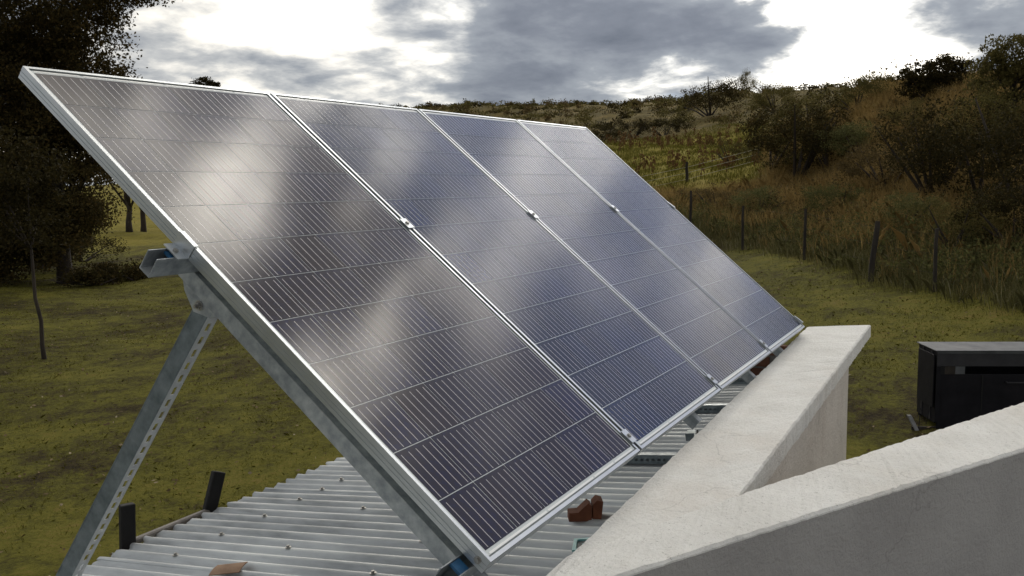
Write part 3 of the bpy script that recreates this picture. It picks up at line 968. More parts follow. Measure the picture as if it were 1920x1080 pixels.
def support(u, near):
    """one triangular support: inclined beam, gusset plate, slotted rear leg, base channel on the roof"""
    loc = lambda wp: W2P(wp)
    nb = -0.1125 + nt_(u, 1.1)
    nb0 = -0.117 + nt_(u, 0.05)
    # inclined beam, open side towards -u
    v, f = extrude(CCH(0.046, 0.041, 0.010, 0.0025), (u - 0.061, -0.03, nb0 - 0.014), (u - 0.061, 1.195, nb - 0.014), (0, 0, 1), (1, 0, 0))
    ib = ob('inclined_beam', mesh('inclined_beam', v, f, 'galv'), mf)
    for off in (0.0225, -0.0225):            # folded edges along the web
        v, f = extrude([(-0.0015, 0), (0.0015, 0), (0.0015, 0.0015), (-0.0015, 0.0015)], (u - 0.061, -0.03, nb0 - 0.014 + off), (u - 0.061, 1.195, nb - 0.014 + off), (0, 0, 1), (-1, 0, 0))
        ob('folded_edge', mesh('folded_edge', v, f, 'alu'), ib)
    # gusset plate
    gp = [(1.215, nb + 0.004), (1.000, nb + 0.006), (0.985, nb - 0.016), (1.040, nb - 0.085), (1.100, nb - 0.112), (1.160, nb - 0.085), (1.218, nb - 0.030)]
    ux = u - 0.061 - 0.0068
    v, f = extrude([(a, b) for a, b in gp], (ux, 0, 0), (ux + 0.004, 0, 0), (0, 1, 0), (0, 0, 1))
    ob('gusset_plate', mesh('gusset_plate', v, f, 'galv'), mf)
    bz = np.array([ux, 1.092, nb - 0.083])
    v, f = join([cyl(bz, (-1, 0, 0), 0.015, 0.003, 16), cyl(bz - [0.003, 0, 0], (-1, 0, 0), 0.0105, 0.008, 6), cyl(bz - [0.011, 0, 0], (-1, 0, 0), 0.0055, 0.008, 8)])
    ob('bolt', mesh('bolt', v, f, 'bolt'), mf)
    # rear leg in world space, then into the frame's space
    top = P2W(ux + 0.024, 1.092, nb - 0.083)
    d = np.array([0, 0.705, -0.932])
    d /= np.linalg.norm(d)
    foot_y = top[1] + d[1] / -d[2] * (top[2] - roof_z(1.70) - 0.012)
    top = top - d * 0.02
    L = np.linalg.norm(np.array([0, foot_y, roof_z(foot_y) + 0.01]) - top)
    fr = np.array([0, d[2], -d[1]])          # front normal (towards the camera side)
    if fr[1] > 0:
        fr = -fr
    W, D, T = 0.056, 0.046, 0.0025
    parts = []
    # web (away from the viewer), back flange with lip, front slotted flange with lip: opening faces -x
    def bar(a, b, o0, o1):                   # a,b in x ; o0,o1 along front normal
        vv_ = [top + np.array([x, 0, 0]) + fr * o + d * t for t in (0, L) for o in (o0, o1) for x in (a, b)]
        return vv_, [(0, 2, 3, 1), (4, 5, 7, 6), (0, 1, 5, 4), (2, 6, 7, 3), (0, 4, 6, 2), (1, 3, 7, 5)]
    h = W / 2
    xo = -0.006
    parts += [bar(xo, xo + T, -h, h), bar(xo + T, xo + D, -h, -h + T), bar(xo + D - T, xo + D, -h + T, -h + 0.010), bar(xo - 0.0012, xo, -h, -h + 0.003), bar(xo - 0.0012, xo, h - 0.003, h)]
    v, f = join(parts)
    v = [loc(q) for q in v]
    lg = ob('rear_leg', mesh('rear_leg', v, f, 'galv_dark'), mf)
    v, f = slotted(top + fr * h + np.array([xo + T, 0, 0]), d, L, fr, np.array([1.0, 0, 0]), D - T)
    ob('slotted_flange', mesh('slotted_flange', [loc(q) for q in v], f, 'galv_lit'), lg)
    # foot plate
    fy = foot_y
    v, f = box(u - 0.10, u + 0.02, fy - 0.06, fy + 0.06, 0, 0.006)
    v = [(a, b, c + roof_z(b) + 0.010) for a, b, c in v]
    ob('foot_plate', mesh('foot_plate', [loc(q) for q in v], f, 'galv'), mf)
    # base channel lying on the roof crests behind the parapet, slotted flank
    if not near:
        y0, y1 = 0.09, 0.62
        q0, q1 = np.array([u + 0.03, y0, roof_z(y0) + 0.0115]), np.array([u + 0.03, y1, roof_z(y1) + 0.0115])
        dr = (q1 - q0) / np.linalg.norm(q1 - q0)
        upn = np.array([0, math.sin(R_(7)), math.cos(R_(7))])
        v, f = join([extrude([(-0.0205, 0.0), (0.0205, 0.0), (0.0205, 0.003), (-0.0205, 0.003)], q0 + upn * 0.038, q1 + upn * 0.038, (1, 0, 0), upn),
                     extrude([(0.0180, 0.0), (0.0205, 0.0), (0.0205, 0.038), (0.0180, 0.038)], q0, q1, (1, 0, 0), upn)])
        bc = ob('base_channel', mesh('base_channel', [loc(q) for q in v], f, 'galv'), mf)
        v, f = slotted(q0 + np.array([-0.0205, 0, 0]), dr, float(np.linalg.norm(q1 - q0)), np.array([-1.0, 0, 0]), upn, 0.038, 0.026, 0.013, 0.010)
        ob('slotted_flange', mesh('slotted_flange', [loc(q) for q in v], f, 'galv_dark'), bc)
    # short strut from the lower rail down to the roof
    a0 = P2W(u - 0.04, 0.85, nb - 0.035)
    v, f = box(a0[0] - 0.02, a0[0] + 0.02, a0[1] - 0.02, a0[1] + 0.02, roof_z(a0[1]) + 0.012, a0[2])
    if not near:
        ob('front_leg', mesh('front_leg', [loc(q) for q in v], f, 'galv_dark'), mf)


support(0.165, True)
for u in (1.93, 2.92, 3.70):
    support(u, False)

# ------------------------------------------------------------------ black bracket at the eave
bk = thing('eave_bracket', (0.85, 2.03, -0.60), 'black steel bracket of two stub posts joined by a pipe on the roof eave', 'bracket')
bkl = np.array(bk.location)


def stub(base, top, w, dp):
    base, top = np.array(base), np.array(top)
    d = (top - base) / np.linalg.norm(top - base)
    ax = np.array([math.cos(R_(-20)), math.sin(R_(-20)), 0])
    ax -= d * (ax @ d)
    ax /= np.linalg.norm(ax)
    ay = np.cross(d, ax)
    pr = [(-w / 2, -dp / 2), (w / 2, -dp / 2), (w / 2, dp / 2), (-w / 2, dp / 2)]
    v, f = extrude(pr, base, top, ax, ay)
    return v, f


def on_plane_y(px, py, yy):
    d = ray(px, py)
    return CAM + d * (yy - CAM[1]) / d[1]


b1, t1 = on_plane_y(240, 1052, 2.085), on_plane_y(238, 945, 2.085)
b2, t2 = on_plane_y(388, 978, 2.10), on_plane_y(410, 884, 2.10)
for b, tp in ((b1, t1), (b2, t2)):
    v, f = stub(b - (tp - b) * 0.4, tp, 0.058, 0.036)
    q = ob('post', mesh('post', np.array(v) - bkl, f, 'black'), bk)
    bevel(q, 0.006, 3)
pa0, pa1 = on_plane_y(250, 1016, 2.09), on_plane_y(392, 958, 2.10)
v, f = cyl(pa0, pa1 - pa0, 0.0155, float(np.linalg.norm(pa1 - pa0)), 12)
ob('pipe', mesh('pipe', np.array(v) - bkl, f, 'pipe', smooth=False), bk)

# ------------------------------------------------------------------ odds and ends on the roof
ht = thing('broken_tile', (1.215, 0.30, roof_z(0.30) + 0.013), 'red brown broken clay tile lying on the roof beside the white parapet', 'tile', rot=(0, 0, R_(-60)))
v, f = extrude([(-0.060, 0), (0.022, 0), (0.022, 0.058), (0.010, 0.068), (-0.026, 0.034), (-0.060, 0.032)], (0, -0.030, 0), (0, 0.034, -0.004), (1, 0, 0), (0, 0, 1))
bevel(ob('shard', mesh('shard', v, f, 'tile'), ht), 0.001, 1)
v, f = extrude([(0.026, 0), (0.058, 0.002), (0.066, 0.066), (0.044, 0.072), (0.028, 0.056)], (0, -0.022, 0), (0, 0.040, 0), (1, 0, 0), (0, 0.12, 1))
bevel(ob('shard', mesh('shard', v, f, 'tile'), ht), 0.001, 1)

ct = thing('plastic_frame', (0.955, 0.185, roof_z(0.185) + 0.010), 'small turquoise plastic frame on the roof half hidden by the white parapet', 'plastic frame', rot=(-R_(7), 0, R_(20)))
v, f = join([box(-0.05, 0.05, -0.04, -0.028, 0, 0.012), box(-0.05, 0.05, 0.028, 0.04, 0, 0.012), box(-0.05, -0.038, -0.028, 0.028, 0, 0.012), box(0.038, 0.05, -0.028, 0.028, 0, 0.012)])
ob('rim', mesh('rim', v, f, 'cyan'), ct)
v, f = box(-0.0375, 0.0375, -0.0275, 0.0275, 0, 0.006)
ob('panel', mesh('panel', v, f, 'dark_inset'), ct)
v, f = box(-0.015, 0.012, -0.012, 0.010, 0.0062, 0.0075)
ob('sticker', mesh('sticker', v, f, 'cyan'), ct)

gx, gy, gz = [], [], []
cv, cf = [], []
for i in range(9):
    s_ = (i / 8 - 0.5) * 0.085
    zc = 0.010 * math.cos(s_ * 22) + 0.004
    for y in (-0.055, 0.055):
        cv.append((s_, y, zc))
        cv.append((s_, y, zc - 0.003))
for i in range(8):
    a = i * 4
    cf += [(a, a + 4, a + 6, a + 2), (a + 1, a + 3, a + 7, a + 5), (a, a + 1, a + 5, a + 4), (a + 2, a + 6, a + 7, a + 3)]
cf += [(0, 2, 3, 1), (32, 33, 35, 34)]
cp = ob('tile_scrap', mesh('tile_scrap', cv, cf, 'card', smooth=False), None, (0.515, 1.36, roof_z(1.36) + 0.012))
cp.rotation_euler = (-R_(7), 0, R_(25))
tag(cp, 'small curved brown scrap on the corrugated roof at the bottom edge', 'scrap')

bs = thing('metal_offcut', (2.40, 0.262, roof_z(0.262) + 0.010), 'bent dark metal offcut on the roof against the white parapet', 'offcut', rot=(-R_(7), 0, R_(15)))
v, f = extrude([(-0.09, 0), (0.09, 0), (0.09, 0.004), (-0.085, 0.004), (-0.085, 0.035), (-0.09, 0.035)], (0, -0.02, 0.012), (0, 0.02, 0.012), (1, 0, 0), (0, 0, 1))
ob('strip', mesh('strip', v, f, 'galv_dark'), bs)
v, f = box(-0.07, 0.06, -0.035, -0.026, 0, 0.022)
ob('edge', mesh('edge', v, f, 'soot'), bs)

# ------------------------------------------------------------------ dark steel box on legs, on the lawn
bx0 = at(1772, 12.0)
yaw = az_of(1740) - math.pi / 2 + R_(21)
tb = thing('steel_box', bx0, 'large dark sheet steel box on a leg frame standing on the lawn behind the parapet', 'steel box', rot=(0, 0, yaw))
TBH = -1.20 - bx0[2]                        # height of its top above the grass
Wd, Dp, Hh = 2.3, 0.62, 1.02


def tpart(name, vf, mat, bev=0.0, parent=tb):
    q = ob(name, mesh(name, vf[0], vf[1], mat), parent)
    if bev:
        bevel(q, bev, 2)
    return q


zb = TBH - Hh
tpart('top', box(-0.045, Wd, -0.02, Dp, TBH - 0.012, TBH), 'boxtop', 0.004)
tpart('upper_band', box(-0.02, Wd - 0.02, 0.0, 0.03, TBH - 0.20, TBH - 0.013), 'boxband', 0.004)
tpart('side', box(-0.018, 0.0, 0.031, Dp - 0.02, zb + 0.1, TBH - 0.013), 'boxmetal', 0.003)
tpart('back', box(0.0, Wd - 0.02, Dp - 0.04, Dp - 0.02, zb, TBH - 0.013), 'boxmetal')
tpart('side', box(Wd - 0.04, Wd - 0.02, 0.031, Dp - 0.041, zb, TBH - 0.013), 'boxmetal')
tpart('floor', box(0.001, Wd - 0.041, 0.03, Dp - 0.041, zb, zb + 0.02), 'soot')
tpart('front', box(0.0, Wd - 0.041, 0.012, 0.028, zb + 0.02, TBH - 0.300), 'boxmetal', 0.003)
tpart('corner_post', box(-0.0, 0.075, 0.006, 0.03, TBH - 0.3, TBH - 0.201), 'soot')
tpart('corner_post', box(0.076, 0.20, 0.006, 0.03, TBH - 0.3, TBH - 0.201), 'post')
tpart('vent_plate', box(0.201, 0.315, 0.006, 0.03, TBH - 0.298, TBH - 0.201), 'boxtop')
tpart('corner_post', box(-0.03, 0.02, -0.012, 0.005, TBH - 0.9, TBH - 0.20), 'boxmetal', 0.003)
tpart('side_flap', box(-0.055, -0.040, 0.02, Dp - 0.1, TBH - 0.72, TBH - 0.06), 'boxmetal', 0.004)
for (xx, yy) in ((0.02, 0.03), (0.02, Dp - 0.08), (Wd - 0.1, 0.03), (Wd - 0.1, Dp - 0.08)):
    tpart('leg', box(xx, xx + 0.05, yy, yy + 0.05, -0.15, zb), 'greysteel', 0.004)
v, f = extrude([(-0.025, -0.02), (0.025, -0.02), (0.025, 0.02), (-0.025, 0.02)], (-0.30, 0.10, 0.55 * zb + 0.17), (-0.16, 0.02, -0.15), (1, 0, 0), (0, 1, 0))
tpart('leg', (v, f), 'greysteel', 0.004)
tpart('crossbar', box(-0.27, 0.05, 0.06, 0.10, zb * 0.55 - 0.02, zb * 0.55 + 0.03), 'post', 0.004)
tpart('seam', box(0.52, 0.535, 0.005, 0.0115, zb + 0.04, TBH - 0.31), 'soot')
tpart('seam', box(1.30, 1.315, 0.005, 0.0115, zb + 0.04, TBH - 0.31), 'soot')
tpart('rust_streak_plate', box(0.10, 0.19, 0.004, 0.0055, TBH - 0.29, TBH - 0.21), 'post')
tpart('edge_trim', box(-0.022, Wd - 0.02, -0.006, -0.0005, TBH - 0.040, TBH - 0.013), 'boxtop', 0.002)
tpart('side_rib', box(-0.028, -0.0185, 0.15, 0.18, zb + 0.12, TBH - 0.03), 'boxband')
tpart('side_rib', box(-0.028, -0.0185, 0.42, 0.45, zb + 0.12, TBH - 0.03), 'boxband')
tpart('handle', join([box(0.80, 1.05, -0.045, -0.03, TBH - 0.40, TBH - 0.385), box(0.80, 0.815, -0.03, 0.0115, TBH - 0.40, TBH - 0.385), box(1.035, 1.05, -0.03, 0.0115, TBH - 0.40, TBH - 0.385)]), 'boxband')
tpart('cable', tube([(-0.04, 0.1, TBH - 0.7), (-0.09, 0.09, TBH - 0.95), (-0.17, 0.08, 0.25), (-0.19, 0.06, 0.0)], [0.005] * 4, 6), 'soot')


# ------------------------------------------------------------------ vegetation
def crown_points(rng, blobs, n, clumps, cl_r):
    """leaf positions: clumps scattered in the outer part of the given ellipsoids"""
    blobs = [(np.array(c, float), np.array(r, float)) for c, r in blobs]
    vol = np.array([np.prod(r) for _, r in blobs])
    pick = rng.choice(len(blobs), clumps, p=vol / vol.sum())
    d = rng.normal(size=(clumps, 3))
    d /= np.linalg.norm(d, axis=1)[:, None]
    rad = rng.uniform(0.25, 1.0, clumps) ** 0.5
    cc = np.array([blobs[k][0] for k in pick]) + d * rad[:, None] * np.array([blobs[k][1] for k in pick])
    which = rng.integers(0, clumps, n)
    sz = cl_r * rng.uniform(0.5, 1.3, clumps)
    return cc[which] + np.clip(rng.normal(size=(n, 3)), -1.5, 1.5) * sz[which][:, None] * np.array([1, 1, 0.7]) * 0.55, cc


def limbs(rng, base, top, r0, targets, n=6, lo=2):
    """tapered trunk and limbs that reach for clump centres"""
    base, top = np.array(base, float), np.array(top, float)
    k = 6
    path = [base + (top - base) * i / (k - 1) + np.array([rng.normal(0, 0.024), rng.normal(0, 0.024), 0]) * np.linalg.norm(top - base) * (0.6 if 0 < i < k - 1 else 0) for i in range(k)]
    parts = [tube(path, [r0 * (1.25 if i == 0 else 1 - 0.45 * i / (k - 1)) for i in range(k)], 8)]
    for tgt in targets[:n]:
        s = path[rng.integers(lo, k)]
        tgt = np.array(tgt)
        mid = (s + tgt) / 2 + rng.normal(0, 0.06, 3) * np.linalg.norm(tgt - s) + np.array([0, 0, 0.05]) * np.linalg.norm(tgt - s)
        parts.append(tube([s, mid, tgt], [r0 * 0.45, r0 * 0.28, r0 * 0.07], 5))
    return join(parts)


def make_tree(name, loc, label, cat, blobs, n, clumps, cl_r, leaf, mat, trunk_top, r0, seed, nl=10, group=None, lo=2):
    rng = np.random.default_rng(seed)
    t_ = thing(name, loc, label, cat, group)
    pts, cc = crown_points(rng, blobs, n, clumps, cl_r)
    v, f = leaf_cards(rng, pts, leaf)
    ob('crown', fast_mesh('crown', v, f, mat), t_)
    tv, tf = limbs(rng, (0, 0, -0.2), trunk_top, r0, cc[rng.permutation(len(cc))[:nl]], nl, lo)
    ob('trunk', mesh('trunk', tv, tf, 'bark', smooth=True), t_)
    return t_


# big dark tree on the left
b = at(120, 41)
s = 41 * 0.885 / FPX                         # metres per picture pixel there
rgt = np.array([RW[0][0], RW[0][1], 0])
fw2 = np.array([RW[2][0], RW[2][1], 0])


def pb_(dx_px, h_px, depth, rx, rz, ry=None):  # ellipsoid by width offset / height above base (pixels at that distance) and depth (m)
    c = rgt * dx_px * s + fw2 * depth + np.array([0, 0, h_px * s])
    return c, (rx * s, (ry or rx) * s, rz * s)


make_tree('broadleaf_tree', b, 'tall dense dark broadleaf tree filling the left edge behind the panel', 'tree',
          [pb_(-60, 560, 0, 190, 170), pb_(-130, 300, 0, 190, 170), pb_(0, 330, 0.5, 150, 130), pb_(10, 170, -0.5, 120, 80), pb_(-110, 130, 0, 160, 90),
           pb_(60, 430, 0, 70, 55), pb_(70, 110, -1.0, 70, 45), pb_(150, 560, 0.5, 80, 45), pb_(-60, 70, -1.0, 90, 50), pb_(-150, 60, 0.5, 110, 60)],
          235000, 1150, 0.80, 0.135, 'leaf_tree', (0.1, 0.1, 6.0), 0.30, 11, 26)

# slim sapling in front of it
b = at(70, 21.8)
make_tree('sapling', b, 'slim bare-stemmed sapling on the shaded lawn at far left', 'sapling',
          [((-0.2, 0.3, 3.3), (1.2, 1.2, 0.8)), ((-0.6, 0.7, 4.1), (1.5, 1.5, 0.9)), ((0.2, -0.1, 2.6), (0.6, 0.6, 0.4))], 12000, 110, 0.4, 0.085, 'leaf_dark', (-0.10, 0.05, 2.4), 0.05, 12, 8, None, 5)

# low dark brush behind the lawn
rngb = np.random.default_rng(21)
b = at(205, 40)
pts, _ = crown_points(rngb, [((0, 0, 0.35), (2.0, 1.0, 0.4))], 5200, 90, 0.35)
v, f = leaf_cards(rngb, pts, 0.12)
q = thing('brush_pile', b, 'low dark brush pile at the foot of the big left tree', 'brush')
ob('twigs', fast_mesh('twigs', v, f, 'leaf_dark'), q)
tv = []
for k in range(14):
    a0 = np.array([rngb.uniform(-1.9, 1.9), rngb.uniform(-0.9, 0.9), 0.05])
    tv.append(tube([a0, a0 + np.array([rngb.uniform(-1, 1), rngb.uniform(-0.6, 0.6), rngb.uniform(0.2, 0.6)])], [0.035, 0.012], 5))
for tvf in tv:
    ob('branch', mesh('branch', *tvf, 'bark'), q)

# trees of the far paddock, seen through the gap by the panel's edge
for k, (px, r, lab) in enumerate(((245, 88, 'left of two tree trunks standing in the far paddock beside the panel edge'),
                                  (271, 92, 'right tree trunk in the far paddock, next to the panel edge'))):
    b = at(px, r)
    make_tree('paddock_tree', b, lab, 'tree', [((0, 0, 8.0), (4.0, 4.0, 3.4)), ((1.5, 1, 6.5), (2.6, 2.6, 1.8)), ((-1.5, -1, 6.2), (2.6, 2.6, 1.6))], 9000, 120, 0.8, 0.25,
              'leaf_dark', (0.1, 0, 5.4), 0.27, 31 + k, 12)
b = at(398, 92)
ht_ = CAM[2] + 92 * 0.94 * (361 - 149) / FPX - b[2]
make_tree('lone_tree', b, 'round treetop poking up alone above the first panel against the sky', 'tree',
          [((0, 0, ht_ - 0.65), (1.0, 1.0, 0.6)), ((0.45, -0.8, ht_ - 0.8), (0.7, 0.7, 0.5)), ((-0.45, 0.8, ht_ - 0.9), (0.7, 0.7, 0.5)), ((0, 0, ht_ - 2.6), (1.7, 1.7, 1.6))], 16000, 130, 0.36, 0.17, 'leaf_dark', (0, 0, ht_ - 4), 0.24, 41, 12)

# ---- shrubs and trees of the hillside, each placed on the land
def shrub_proto(seed, mat, n=2600, flat=0.75, leaf=0.10):
    rng = np.random.default_rng(seed)
    bl = [((rng.uniform(-0.25, 0.25), rng.uniform(-0.25, 0.25), 0.42 * flat), (0.40, 0.40, 0.34 * flat))]
    for k in range(5):
        a = rng.uniform(0, 6.28)
        bl.append(((0.30 * math.cos(a), 0.30 * math.sin(a), rng.uniform(0.3, 0.75) * flat), (0.24, 0.24, 0.20 * flat)))
    pts, cc = crown_points(rng, bl, n, 70, 0.11)
    v, f = leaf_cards(rng, pts, leaf * 0.35)
    me = fast_mesh('crown', v, f, mat)
    parts = []
    for k in range(6):
        tgt = cc[rng.integers(0, len(cc))]
        parts.append(tube([(rng.normal(0, 0.02), rng.normal(0, 0.02), -0.06), tgt * [0.5, 0.5, 0.45], tgt], [0.018, 0.013, 0.004], 5))
    return me, mesh('stems', *join(parts), 'bark')


SH = {'olive': [shrub_proto(50 + k, 'leaf_olive', 7000, leaf=0.062) for k in range(3)], 'dark': [shrub_proto(60 + k, 'leaf_dark', 7500, leaf=0.062) for k in range(3)],
      'brown': [shrub_proto(70 + k, 'leaf_brown', 5000, leaf=0.07) for k in range(2)], 'green': [shrub_proto(80 + k, 'leaf_green', 5000, leaf=0.07) for k in range(2)]}
SHRUBS = [
    (-10, 47, 7.5, 3.6, 'dark', 'dark hedge bush behind the big tree at the left picture edge'),
    (70, 50, 6.5, 3.0, 'dark', 'dark hedge bush behind the trunk of the big left tree'),
    (150, 53, 5.0, 2.2, 'dark', 'low dark hedge bush right of the big left trunk'),  # picture column, distance, width m, height m, kind, label
    (1128, 97, 5.0, 2.7, 'dark', 'dark shrub at the top of the stalk field just right of the last panel corner'),
    (1188, 99, 4.4, 2.6, 'dark', 'rounded dark shrub second from the panel corner above the stalk field'),
    (1247, 97, 5.6, 3.0, 'dark', 'broad dark shrub above the middle of the stalk field'),
    (1330, 108, 8.5, 4.8, 'dark', 'large dark scrub clump on the slope above the stalk field'),
    (1395, 131, 3.2, 4.2, 'olive', 'upright pointed bush breaking the skyline left of the bright cloud gap'),
    (1352, 134, 2.6, 2.6, 'olive', 'small skyline bush left of the pointed one'),
    (1440, 50, 5.2, 3.8, 'olive', 'wide olive thorn bush at the right edge of the stalk field'),
    (1490, 47, 5.8, 4.6, 'dark', 'tallest dark thorn bush in the middle of the slope'),
    (1552, 46, 4.6, 3.4, 'dark', 'dark thorn bush right of the tallest mid-slope bush'),
    (1520, 66, 6.0, 4.0, 'olive', 'olive bush higher up behind the mid-slope thorn bushes'),
    (1600, 62, 4.4, 3.0, 'olive', 'olive bush below the skyline left of the lone ridge tree'),
    (1450, 92, 6.0, 3.4, 'olive', 'olive scrub clump high on the slope under the dark cloud'),
    (1660, 36, 3.6, 2.4, 'brown', 'brown bush on the grassy bank below the ridge tree'),
    (1745, 32, 4.2, 3.2, 'dark', 'broad dark thorn bush low on the right bank'),
    (1835, 29, 4.4, 3.6, 'dark', 'large dark thorn bush filling the right side of the bank'),
    (1915, 27, 4.2, 3.6, 'dark', 'dark thorn bush cut by the right picture edge'),
    (1850, 38, 4.4, 3.2, 'olive', 'olive bush upslope behind the large right-hand thorn bush'),
    (1905, 23.0, 2.8, 2.2, 'dark', 'low dark bush by the fence at the right picture edge'),
    (1790, 23.5, 2.2, 1.5, 'olive', 'small olive bush by the fence near the right end'),
    (1612, 44, 3.0, 2.2, 'green', 'rounded green bush left of the orange grassy bank'),
    (1700, 46, 2.6, 1.8, 'olive', 'round olive bush on the orange bank below the ridge tree'),
    (1575, 33, 2.4, 1.5, 'green', 'low green bush behind the middle fence posts'),
    (1425, 36, 2.4, 1.5, 'green', 'pale green bush behind the straight fence post nearest the panel'),
    (1695, 27, 2.2, 1.5, 'green', 'green bush behind the crooked leaning fence post'),
    (1370, 60, 3.0, 2.2, 'olive', 'lone olive bush at the right side of the stalk field'),
    (1345, 38, 2.0, 1.4, 'brown', 'small brown bush between the two fences near the panel edge'),
    (1300, 42, 1.8, 1.2, 'brown', 'low brown bush below the wire fence of the stalk field'),
]
krng = random.Random(3)
for k, (px, r, w, h, kind, lab) in enumerate(SHRUBS):
    q = thing('shrub', at(px, r), lab, 'shrub', 'shrubs on the hillside')
    cm, sm = SH[kind][k % len(SH[kind])]
    c = ob('crown', cm, q)
    st = ob('stems', sm, q)
    for o_ in (c, st):
        o_.scale = (w / 1.05, w / 1.05, h / 0.80)
        o_.rotation_euler = (0, 0, krng.uniform(0, 6.28))

# trees on the right ridge
b = at(1722, 54)
s = 54 * 0.91 / FPX
make_tree('ridge_tree', b, 'lone dark umbrella-crowned tree on the skyline right of the bright gap', 'tree',
          [pb_(20, 66, 0, 56, 24), pb_(50, 74, 0, 38, 20), pb_(-15, 52, 0, 38, 15), pb_(30, 48, 0, 55, 14), pb_(0, 32, 0, 42, 10)], 11000, 150, 0.34, 0.13, 'leaf_dark', (0.05, 0, 1.6), 0.085, 91, 14)
b = at(1890, 43)
s = 43 * 0.87 / FPX
make_tree('ridge_tree', b, 'tall open-crowned tree on the ridge at the right picture edge', 'tree',
          [pb_(10, 118, 0, 85, 40), pb_(-35, 100, 0, 55, 26), pb_(60, 85, 0, 80, 44), pb_(-10, 65, 0, 70, 34), pb_(80, 130, 0, 60, 34)], 17000, 240, 0.36, 0.12, 'leaf_olive', (0.1, 0.1, 2.0), 0.14, 92, 18)

# ---- uncounted scrub of the far slope (one mass)
vr = np.random.default_rng(77)


def scatter(n, px0, px1, r0, r1, test):
    px = vr.uniform(px0, px1, n * 3)
    r = np.sqrt(vr.uniform(r0 ** 2, r1 ** 2, n * 3))
    a = FWD_AZ - np.arctan((px - 960) / FPX)
    x, y = CAM[0] + r * np.cos(a), CAM[1] + r * np.sin(a)
    k = test(px, r, x, y)
    x, y, r, px = x[k][:n], y[k][:n], r[k][:n], px[k][:n]
    return np.stack([x, y, height(x, y)], 1), r, px


def scrub_mass(name, label, pts, wid, hei, leaves, leafsize, mat):
    n = len(pts)
    cl = 9
    cdir = vr.normal(size=(n, cl, 3))
    cdir /= np.linalg.norm(cdir, axis=2)[:, :, None]
    cdir[:, :, 2] = np.abs(cdir[:, :, 2])
    cc = pts[:, None, :] + cdir * vr.uniform(0.35, 0.95, (n, cl, 1)) * np.stack([wid * 0.5, wid * 0.5, hei * 0.85], 1)[:, None, :]
    which = vr.integers(0, cl, (n, leaves))
    c = np.take_along_axis(cc, which[:, :, None].repeat(3, 2), 1) + vr.normal(size=(n, leaves, 3)) * (np.stack([wid, wid, hei * 0.8], 1) * 0.14)[:, None, :]
    c = c.reshape(-1, 3)
    v, f = leaf_cards(vr, c, np.repeat(leafsize, leaves)[:, None])
    return tag(ob(name, fast_mesh(name, v, f, mat)), label, 'scrub', kind='stuff')


in_field = lambda px, r: (px > 860) & (px < 1430) & (r > 47) & (r < 93)
fence_r = lambda px: np.interp(px, [700, 1000, 1250, 1400, 1510, 1640, 1760, 1920, 4000], [90, 45, 35, 30.5, 26.5, 22.3, 20.5, 19, 18])
bank = lambda px, r: (px > 1570) & (r < 58)
pts, r, px = scatter(2600, 560, 2300, 60, 330, lambda px, r, x, y: ~in_field(px, r) & ~bank(px, r) & (r > np.interp(px, [560, 900, 1100], [150, 95, 60])))
k = np.arange(len(pts))
wid, hei = vr.uniform(1.4, 4.2, len(pts)), vr.uniform(0.8, 2.2, len(pts))
for sel, nm, lab, mat in ((k % 5 < 3, 'hillside_scrub', 'olive scrub covering the far hillside', 'leaf_olive'), (k % 5 == 3, 'brown_scrub', 'brown scrub mixed over the far hillside', 'leaf_brown'),
                          (k % 5 == 4, 'dark_scrub', 'dark scrub dotting the far hillside', 'leaf_dark')):
    scrub_mass(nm, lab, pts[sel], wid[sel], hei[sel], 110, 0.10 + r[sel] * 0.0016, mat)
pts, r, px = scatter(260, 1230, 2300, 30, 60, lambda px, r, x, y: ~in_field(px, r) & (r > fence_r(px) + 5) & (vr.uniform(size=len(px)) < 0.5))
scrub_mass('slope_scrub', 'low brown and olive scrub between the grass of the near slope', pts, vr.uniform(0.8, 2.2, len(pts)), vr.uniform(0.5, 1.3, len(pts)), 130, np.full(len(pts), 0.12), 'leaf_brown')

pts, r, px = scatter(520, 1200, 2250, 18, 46, lambda px, r, x, y: (r > fence_r(px) + 0.4) & (r < fence_r(px) + 8))
scrub_mass('fence_scrub', 'low green weedy scrub filling the ground behind the lawn fence', pts, vr.uniform(0.6, 1.6, len(pts)), vr.uniform(0.35, 0.9, len(pts)), 170, np.full(len(pts), 0.075), 'leaf_green')

# ---- tall dry grass of the bank, weedy grass along the fence
def tussocks(name, label, cat, pts, per, rad, h0, h1, w, mat, lean=(0.15, 0.7)):
    n = len(pts)
    base = np.repeat(pts, per, 0)
    th = np.repeat(vr.uniform(h0, h1, n), per) * vr.uniform(0.6, 1.15, n * per)
    off = vr.normal(size=(n * per, 3)) * rad
    off[:, 2] = 0
    base = base + off
    base[:, 2] = height(base[:, 0], base[:, 1]) - 0.03
    od = off + vr.normal(size=off.shape) * rad * 0.5
    od[:, 2] = 0
    od /= np.linalg.norm(od, axis=1)[:, None] + 1e-6
    v, f = blades(vr, base, th, vr.uniform(*lean, n * per), np.full(n * per, w), od)
    return tag(ob(name, fast_mesh(name, v, f, mat)), label, cat, kind='stuff')


